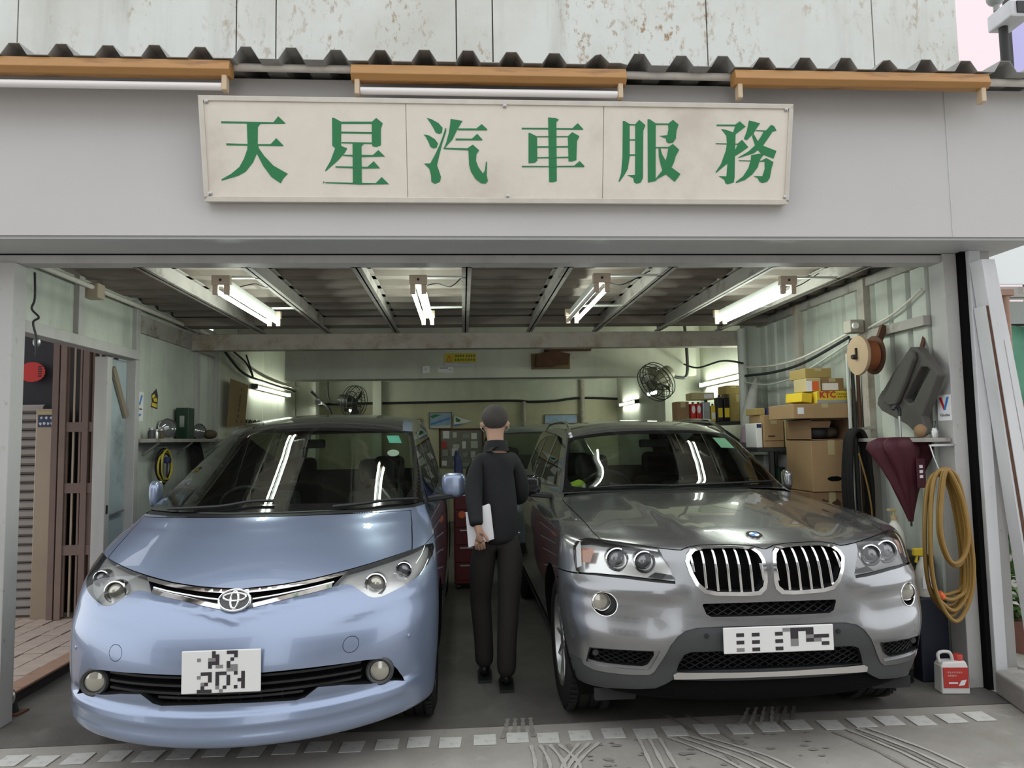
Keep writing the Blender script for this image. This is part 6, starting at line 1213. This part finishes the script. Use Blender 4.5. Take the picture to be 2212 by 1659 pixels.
# ------------------------------------------------------------------ workshop beam and rear wall things
yw = thing('warning_sign', 'yellow lift warning sign on the deep beam', 'sign', (-.018, 8.298, 2.42)); MB().box(-.182, .182, -.002, 0, -.055, .055).build('plate', 'sign_yellow', yw); MB().prism([(-.165, -.04), (-.095, -.04), (-.13, .04)], lambda a, b, s: (a, -.002 - s, b), 0, .001).build('triangle', 'orange', yw); MB().prism([(-.15, -.032), (-.11, -.032), (-.13, .018)], lambda a, b, s: (a, -.003 - s, b), 0, .001).build('triangle_field', 'sign_yellow', yw)
blots('printed_mark', 'sign_print', yw, lambda a, b: (a, -.0035, b), [(-.05 + .028 * i, .024) for i in range(4)] + [(.075 + .028 * i, .024) for i in range(4)] + [(-.055 + .03 * i, -.022) for i in range(8)], .026, .036, 6); MB().box(-.18, .16, -.004, 0, -.09, -.06).build('pale_strip', 'silver_can', yw)
sw = thing('switch_plate', 'square white switch plate on the deep beam', 'switch', (-.415, 8.298, 2.29)); MB().box(-.042, .042, -.012, 0, -.042, .042).build('plate', 'white', sw, bevel=.006); MB().box(-.012, .012, -.016, -.012, -.012, .012).build('rocker', 'poster_pale', sw)
sk2 = thing('paper_label', 'torn white label with small print on the deep beam', 'sticker', (-.19, 8.298, 2.288)); MB().prism([(-.085, -.02), (-.07, -.035), (.085, -.035), (.085, .03), (-.085, .03)], lambda a, b, s: (a, -s, b), 0, .001).build('sheet', 'paper', sk2); MB().box(-.07, .03, -.002, -.001, .012, .024).box(.04, .07, -.002, -.001, -.01, .0).build('print', 'print_grey', sk2)
rb = thing('rusty_bracket', 'rusty broken lift bracket bolted to the deep beam', 'bracket', (1.15, 8.298, 2.28)); MB().box(-.20, .35, -.05, 0, .205, .27).build('top_plate', 'rust', rb, bevel=.004); MB().prism([(-.35, .0), (.10, .0), (.10, .17), (.04, .19), (-.12, .185), (-.35, .18)], lambda a, b, s: (a, -s, b), 0, .02).build('back_plate', 'board_brown', rb); MB().prism([(-.31, .02), (-.12, .02), (-.02, .05), (.08, .05), (.10, .17), (-.1, .21), (-.30, .17)], lambda a, b, s: (a, -s, b), .02, .09).build('motor_block', 'rust', rb, bevel=.01)
for x in (-.14, .27): MB().lathe([(.02, 0), (.018, .012)], (x, -.05, .245), (0, -1, 0), 10).build('bolt', 'white', rb)
def fan(name, label, loc, r, axis, body, pole):
    t = thing(name, label, 'fan', loc); ax = Vector(axis).normalized(); x = ax.orthogonal().normalized(); y = ax.cross(x); P = lambda rr, a, h: ax * h + (x * math.cos(a) + y * math.sin(a)) * rr
    mb = MB()
    for rr, h in ((r, 0), (r * .97, .05), (r * .97, -.05), (r * .62, .075), (r * .62, -.07), (r * .25, .085)): mb.tube([P(rr, a, h) for a in np.linspace(0, 2 * PI, 33)[:-1]], .005, 5, True)
    for k_ in range(18):
        a = 2 * PI * k_ / 18; mb.tube([P(r * .15, a, .088), P(r * .62, a, .075), P(r, a, 0), P(r * .62, a, -.07), P(r * .2, a, -.085)], .003, 4)
    mb.build('cage', 'fan_black', t, smooth=True)
    for k_ in range(3):
        a0 = 2 * PI * k_ / 3; b = [P(r * .15, a0, -.015), P(r * .85, a0 - .3, -.03), P(r * .88, a0 + .35, .03), P(r * .2, a0 + .5, .02)]; MB().add(b, [(0, 1, 2, 3)]).build('blade', body, t, solid=.004)
    MB().lathe([(.05, -.26), (.085, -.24), (.09, -.10), (.06, -.02), (.045, .03)], (0, 0, 0), ax, 22).build('motor', body, t, smooth=True)
    MB().tube(pole, .018, 8).build('arm', 'fan_black', t, smooth=True); return t
fan('workshop_fan', 'tilted wire cage fan hanging from the right of the deep beam', (2.17, 7.95, 2.09), .225, (-.75, -.45, -.5), 'fan_olive', spline([(.16, .1, .1), (.30, .15, .06), (.42, .2, .10), (.43, .22, .45), (.43, .3, .86)], 5))
fan('rear_fan', 'dark round wire fan in the left rear of the workshop', (-1.55, 10.5, 2.05), .235, (.85, -.5, -.15), 'fan_black', spline([(-.2, .1, 0), (-.4, .2, .05), (-.42, .2, .5), (-.42, .2, .9)], 5))
zb = lambda z: 1.48 + (z - 1.48) * 1.064
def framed(label, x0, x1, z0, z1, mat, extra=()):
    t = thing('picture', label, 'picture', ((x0 + x1) / 2, YE - .021, z0)); w = (x1 - x0) / 2; h = z1 - z0
    MB().box(-w, w, -.006, -.001, 0, h).build('picture_sheet', mat, t)
    for a in ((-w - .012, w + .012, -.016, 0, -.012, 0), (-w - .012, w + .012, -.016, 0, h, h + .012), (-w - .012, -w, -.016, 0, 0, h), (w, w + .012, -.016, 0, 0, h)): MB().box(*a).build('frame_bar', 'board_brown', t)
    for P, m in extra: MB().prism(P, lambda a, b, s: (a, -.006 - s, b), 0, .001).build('printed_mark', m, t)
framed('framed landscape picture with blue mountain shapes on the rear wall', -.61, -.21, zb(1.69), zb(1.95), 'poster_blue', [([(-.18, .05), (.18, .16), (.17, .19), (-.17, .09)], 'blue'), ([(-.15, .18), (.02, .24), (-.1, .25), (-.19, .22)], 'leaf_green'), ([(-.19, .0), (.19, .0), (.19, .05), (-.19, .04)], 'poster_pale')])
framed('pale framed notice at the left of the rear wall pictures', -1.0, -.78, zb(1.67), zb(1.84), 'poster_pale'); framed('long grey framed panel on the rear wall at right', 1.53, 2.13, zb(1.74), zb(1.885), 'poster_blue')
pn = thing('pennant', 'white triangular pennant with green emblem on the rear wall', 'pennant', (0, YE - .021, zb(1.72))); MB().prism([(-.17, .0), (-.15, .19), (.17, .085)], lambda a, b, s: (a, -s, b), 0, .003).build('cloth', 'paper', pn); MB().prism([(-.13, .08), (-.07, .07), (-.03, .10), (-.08, .14), (-.13, .16)], lambda a, b, s: (a, -.003 - s, b), 0, .001).build('emblem', 'leaf_green', pn); MB().prism([(-.16, .0), (.0, .03), (-.0, .045), (-.16, .03)], lambda a, b, s: (a, -.003 - s, b), 0, .001).build('blue_edge', 'blue', pn)
nb_ = thing('notice_board', 'notice board covered with papers on the rear wall', 'board', (-.03, YE - .021, zb(1.0))); MB().box(-.38, .38, -.012, 0, 0, zb(1.645) - zb(1.0)).build('board', 'notice', nb_)
for a in ((-.41, -.38, 0, .72), (.38, .41, 0, .72)): MB().box(a[0], a[1], -.025, 0, a[2], a[3]).build('frame_bar', 'rust', nb_)
MB().box(-.41, .41, -.025, 0, .69, .72).build('frame_bar', 'rust', nb_)
random.seed(5)
for i in range(16):
    x = -.34 + (i % 4) * .175 + random.uniform(-.02, .02); z = .53 - (i // 4) * .165 + random.uniform(-.02, .02); w, h = random.uniform(.07, .13), random.uniform(.07, .14); MB().box(x, x + w, -.016 - .0005 * i, -.012, z, z + h).build('pinned_paper', ['paper', 'poster_pale', 'grey_box', 'paper', 'can_red', 'poster_pale'][i % 6] if i in (2, 4) or i % 6 != 4 else 'grey_box', nb_)
tc_ = thing('tool_cabinet', 'red tool cabinet between the cars behind the man', 'cabinet', (.06, 7.3, 0)); MB().box(-.16, .16, -.02, .45, .06, .98).build('body', 'tool_red', tc_, bevel=.008)
for k_ in range(5): d_ = MB().box(-.145, .145, -.032, -.02, .10 + k_ * .172, .255 + k_ * .172).build('drawer', 'tool_red', tc_, bevel=.004); MB().box(-.1, .1, -.042, -.032, .235 + k_ * .172, .247 + k_ * .172).build('pull', 'steel', d_)
for x in (-.12, .12):
    for y in (.04, .38): MB().cyl((x - .015, y, .03), (x + .015, y, .03), .03, 14).build('castor', 'black', tc_, smooth=True)
tag(MB().lathe([(.035, 0), (.035, .01)], (-.02, 7.267, .74), (0, -1, 0), 20).build('round_sticker', 'orange', smooth=True, org=(-.02, 7.267, .70)), 'orange round sticker on the red tool cabinet', 'sticker')
mb = MB().ball((.0, 0, .14), (.10, .12, .15), 20, 12); mb.v = [(x * (1 + .12 * math.sin(9 * z + 4 * x)), y * (1 + .1 * math.sin(11 * z)), max(0, z + .02 * math.sin(14 * x + 8 * y))) for x, y, z in mb.v]; o = mb.build('bag', 'jacket', smooth=True); o.location = (.13, 7.52, .982); tag(o, 'black cloth bag dumped on the red tool cabinet', 'bag')
nv = thing('work_jacket', 'navy work jacket draped over the left end of the tool cabinet', 'jacket', (-.04, 7.4, .982)); MB().add([(-.05, -.1, 0), (.05, -.1, 0), (.05, .1, 0), (-.05, .1, 0), (-.055, -.09, .3), (.03, -.09, .3), (.03, .09, .3), (-.055, .09, .3), (-.04, -.06, .4), (.0, -.06, .38), (.0, .06, .38), (-.04, .06, .4)], [(0, 3, 2, 1), (0, 1, 5, 4), (1, 2, 6, 5), (2, 3, 7, 6), (3, 0, 4, 7), (4, 5, 9, 8), (5, 6, 10, 9), (6, 7, 11, 10), (7, 4, 8, 11), (8, 9, 10, 11)]).build('cloth', 'navy', nv, bevel=.02)
vt = thing('safety_vest', 'folded yellow green safety vest on the SUV dashboard', 'vest', (.78, 5.02, 1.115)); mb = MB().ball((0, 0, .03), (.075, .06, .04), 18, 10); mb.v = [(x, y, max(0, z + .008 * math.sin(50 * x))) for x, y, z in mb.v]; mb.build('cloth', 'vest', vt, smooth=True); MB().box(-.055, -.035, -.062, .03, 0, .045).box(.035, .055, -.062, .03, 0, .045).build('reflective_band', 'paper', vt)

# ------------------------------------------------------------------ side door, neighbour and street on the left
dr = struct(MB().box(-2.60, -2.56, 5.40, 5.69, .08, 2.12).build('door_1', 'door_blue', bevel=.004), 'pale blue steel side door standing ajar'); MB().bar((-2.545, 5.44, 2.05), (-2.545, 5.66, 1.70), .02, .05).build('brace', 'steel_tan', dr); MB().bar((-2.54, 5.45, .98), (-2.54, 5.64, 1.0), .015, .015).build('bolt_bar', 'steel', dr); MB().box(-2.62, -2.53, 5.33, 5.40, .08, 2.12).build('door_stile', 'post', dr, bevel=.004); MB().box(-2.535, -2.525, 5.35, 5.37, 1.0, 1.06).build('lock', 'black', dr)
nbw = struct(MB().box(-6.5, -2.62, 6.45, 6.6, 0, 4.5).build('wall_neighbour', 'dark_shop'), 'dark neighbouring shop front beyond the side door')
sh_n = thing('roller_shutter', 'grey roller shutter of the shop beyond the side door', 'shutter', (-3.75, 6.35, .09))
for k_ in range(24): MB().prism([(-.01, 0), (-.035, .018), (-.035, .05), (-.01, .068)], lambda a, b, s: (s, a, b + k_ * .073), -.6, .235).build('slat', 'shutter', sh_n)
MB().box(-.62, .235, -.06, .03, -.03, 0).build('bottom_rail', 'steel_tan', sh_n)
pc = thing('steel_column', 'brushed tan steel column beside the roller shutter', 'column', (-3.43, 6.30, .075)); MB().box(-.085, .075, -.08, .1, 0, 1.72).build('shaft', 'steel_tan', pc, bevel=.006)
pq = thing('name_plaque', 'small dark plaque with white characters on the steel column', 'plaque', (-3.43, 6.218, 1.70)); MB().box(-.065, .065, -.005, 0, -.055, .045).build('plate', 'navy', pq); blots('character', 'poster_pale', pq, lambda a, b: (a, -.006, b), [(-.038, .02), (0, .02), (.04, .02), (-.046, -.027), (-.015, -.025), (.015, -.027), (.045, -.025)], .026, .03, 9); MB().box(-.065, .068, -.012, 0, .046, .075).build('cap_strip', 'card_pale', pq)
ro = thing('red_ornament', 'round red paper ornament in the dark shop window', 'ornament', (-3.66, 6.40, 2.03)); mb = MB()
mb.prism([((.095 + .006 * (k_ % 2)) * math.cos(2 * PI * k_ / 40) * 1.1, .085 * math.sin(2 * PI * k_ / 40) + .09) for k_ in range(40)], lambda a, b, s: (a, -s, b), 0, .004); mb.build('paper_disc', 'red', ro)
for k_ in range(5): MB().box(.05, .08, -.006, -.004, .05 + k_ * .02, .06 + k_ * .02).build('cut_mark', 'dark_shop', ro)
gt_ = thing('steel_gate', 'brown barred steel gate beyond the side door', 'gate', (-3.1, 6.2, .09))
for x, m in ((-.24, 'gate_pink'), (-.18, 'gate_brown'), (.0, 'gate_pink'), (.28, 'gate_pink')): MB().box(x - .025, x + .025, -.03, .03, 0, 2.35).build('stile', m, gt_, bevel=.003)
for z in (.55, 1.05, 1.55, 2.3): MB().box(-.18, .28, -.02, .02, z - .04, z + .04).build('rail', 'gate_pink', gt_)
for k_ in range(9):
    x = -.15 + k_ * .05
    if abs(x) > .03: MB().box(x - .008, x + .008, -.008, .008, .02, 2.3).build('bar', 'steel_tan' if k_ % 2 else 'gate_brown', gt_)
MB().box(-.02, .28, -.012, .0, .59, 1.01).build('kick_panel', 'gate_pink', gt_); MB().box(.12, .15, -.05, -.02, .75, 1.0).build('handle', 'steel', gt_)
lpz = thing('leaning_pole', 'dark leaning steel pole with shackle at the left kerb', 'pole', (-2.53, 4.33, 0)); MB().cyl((0.02, 0, .01), (-.30, -.12, 1.3), .022, 12).build('pole', 'black_matt', lpz, smooth=True); MB().prism([(-.05, -.05), (.06, -.04), (.07, .05), (-.04, .05)], lambda a, b, s: (a, b, s), 0, .012).build('foot_plate', 'rust', lpz); MB().tube(spline([(.015, -.03, .05), (.035, -.035, .10), (.03, -.035, .14), (.01, -.03, .13)], 5), .006, 6).build('shackle', 'chrome', lpz, smooth=True)
# ------------------------------------------------------------------ right outside
gl = thing('gate_leaf', 'white painted folding gate channel leaning at the right door post', 'gate', (3.26, 3.97, 0.0))
def lean(x0, x1, y0, y1, z0, z1, name, mat): MB().add([(x * (1 - .5 * z / 2.47) - .25 * z / 2.47, y, z) for z in (z0, z1) for x, y in ((x0, y0), (x1, y0), (x1, y1), (x0, y1))], [(0, 3, 2, 1), (4, 5, 6, 7), (0, 1, 5, 4), (1, 2, 6, 5), (2, 3, 7, 6), (3, 0, 4, 7)]).build(name, mat, gl)
lean(-.005, .155, -.05, .05, .14, 2.47, 'channel', 'gate_white'); lean(-.025, -.005, -.045, .05, .14, 2.2, 'dark_slot', 'rust'); lean(-.040, -.025, -.04, .05, .14, 2.2, 'inner_flange', 'gate_white'); lean(.085, .090, -.0515, -.05, .2, 2.0, 'groove', 'joist')
for z in (1.38, 2.02): MB().lathe([(.022, 0), (.022, .02), (.012, .03)], (.155 * (1 - .5 * z / 2.47) + .001 - .25 * z / 2.47, 0, z), (1, -.3, 0), 12).build('hinge_bolt', 'white', gl, smooth=True)
MB().box(-.12, .12, -.08, .06, 0, .14).build('foot', 'kerb_stone', gl)
kb = struct(MB().prism([(2.98, 4.0), (2.86, 3.5), (2.70, 2.8), (3.9, 2.8), (3.9, 3.87), (3.25, 3.87), (3.25, 4.0)], lambda a, b, t: (a, b, t), 0, .13).build('kerb', 'kerb_stone', bevel=.012), 'low rough concrete kerb at the right of the driveway')
yd = struct(MB().box(3.17, 14, 4.0, 16, -.2, .02).build('yard', 'road'), 'yard behind the right kerb')
bw = struct(MB().box(3.6, 14, 9.0, 9.2, 0, 2.3).build('wall_yard', 'brick_red'), 'red brown yard wall seen past the gate')
pk = tag(MB().box(7.2, 7.95, 9.6, 10.4, 2.3, 14).build('pink_building', 'pink_wall', org=(7, 10, 2.3)), 'pale pink building edge above the eave at top right', 'building')
dk_ = tag(MB().box(7.97, 8.15, 9.7, 10.4, 2.3, 14).build('downpipe', 'shelf_dark', org=(7.7, 10, 2.3)), 'dark vertical downpipe between the pink and purple buildings', 'pipe')
pu = tag(MB().box(8.3, 14, 10.6, 11.4, 2.3, 14).build('purple_building', 'purple_wall', org=(9, 11, 2.3)), 'lilac building at the far top right', 'building')
cc = thing('security_camera', 'white security camera on a bracket at the top right corner', 'camera', (3.84, 4.6, 4.36)); MB().box(-.075, .085, -.12, .1, -.06, .06).build('housing', 'gate_white', cc, bevel=.012); MB().box(-.03, .075, -.13, -.12, -.035, .045).build('lens_window', 'black', cc); MB().ball((-.06, .02, .16), .06, 16, 10).build('mount_ball', 'grey_box', cc, smooth=True); MB().cyl((-.02, .02, -.06), (-.02, .02, -1.1), .03, 10).build('pole', 'shelf_dark', cc, smooth=True); MB().cyl((-.06, .02, .06), (-.06, .02, .16), .02, 8).build('neck', 'grey_box', cc)
br = thing('timber_frame', 'brown timber post and beam seen past the leaning gate', 'frame', (4.95, 6.2, .02)); MB().cyl((0, 0, 0), (0, 0, 2.68), .038, 14).build('post', 'brown_pole', br, smooth=True); MB().box(-.3, .06, -.05, .05, 2.68, 2.74).build('beam', 'brown_pole', br, bevel=.004)
aw = thing('awning', 'pale awning sheet glimpsed right of the fascia', 'awning', (5.6, 6.8, 2.85)); MB().prism([(-1.2, 0), (2.5, 0), (2.5, .03), (-1.2, .03)], lambda a, b, s: (a, s, b + .15 * s), -.3, 1.6).build('sheet', 'awning', aw); MB().box(-1.2, 2.5, -.32, -.26, -.1, .0).build('edge_rail', 'joist', aw); MB().box(-1.2, 3.5, -.30, -.27, .03, .75).build('valance', 'awning', aw); MB().box(-1.2, 2.5, 1.5, 1.56, -.6, .2).build('back_screen', 'awning', aw)
tp = thing('tarpaulin', 'green tarpaulin hanging behind the timber post', 'tarpaulin', (5.7, 7.0, 1.7)); n = 24; vs = []
for i in range(n + 1):
    x = -.5 + 2.0 * i / n
    for j in range(5): vs.append((x, .05 * math.sin(9 * x + j) , .85 - j * .2 - (.12 * math.sin(5 * x) if j == 4 else 0)))
MB().add(vs, [(i * 5 + j, i * 5 + j + 1, (i + 1) * 5 + j + 1, (i + 1) * 5 + j) for i in range(n) for j in range(4)]).build('cloth', 'tarp_green', tp, smooth=True, solid=.004)
MB().cyl((-.6, 0, .86), (1.6, 0, .86), .012, 8).build('line', 'black', tp)
def plant(label, loc, h, nl, spread):
    t = thing('potted_plant', label, 'plant', loc); MB().lathe([(.09, 0), (.11, .18), (.12, .2)], (0, 0, 0), seg=18).build('pot', 'brick_red', t, smooth=True); MB().cyl((0, 0, .18), (0, 0, h * .8), .012, 8).build('stem', 'brown_pole', t); mb = MB()
    for i in range(nl):
        a = random.uniform(0, 2 * PI); z = random.uniform(.35, 1) * h; L = random.uniform(.12, .22) * spread; d = Vector((math.cos(a), math.sin(a), random.uniform(-.3, .6))).normalized(); s = d.cross(Vector((0, 0, 1))).normalized() * L * .22; b0 = Vector((0, 0, z)) + d * .02; m1 = b0 + d * L * .5 + Vector((0, 0, .02)); e = b0 + d * L
        mb.add([b0, m1 + s, e, m1 - s], [(0, 1, 2), (0, 2, 3)])
    o = mb.build('foliage', 'leaf', t); o['kind'] = 'stuff'
plant('leafy plant behind the leaning gate, taller of the two', (3.88, 5.0, .02), 1.05, 90, 1.2); plant('low leafy plant behind the leaning gate near the kerb', (3.70, 4.65, .02), .5, 60, 1.0)
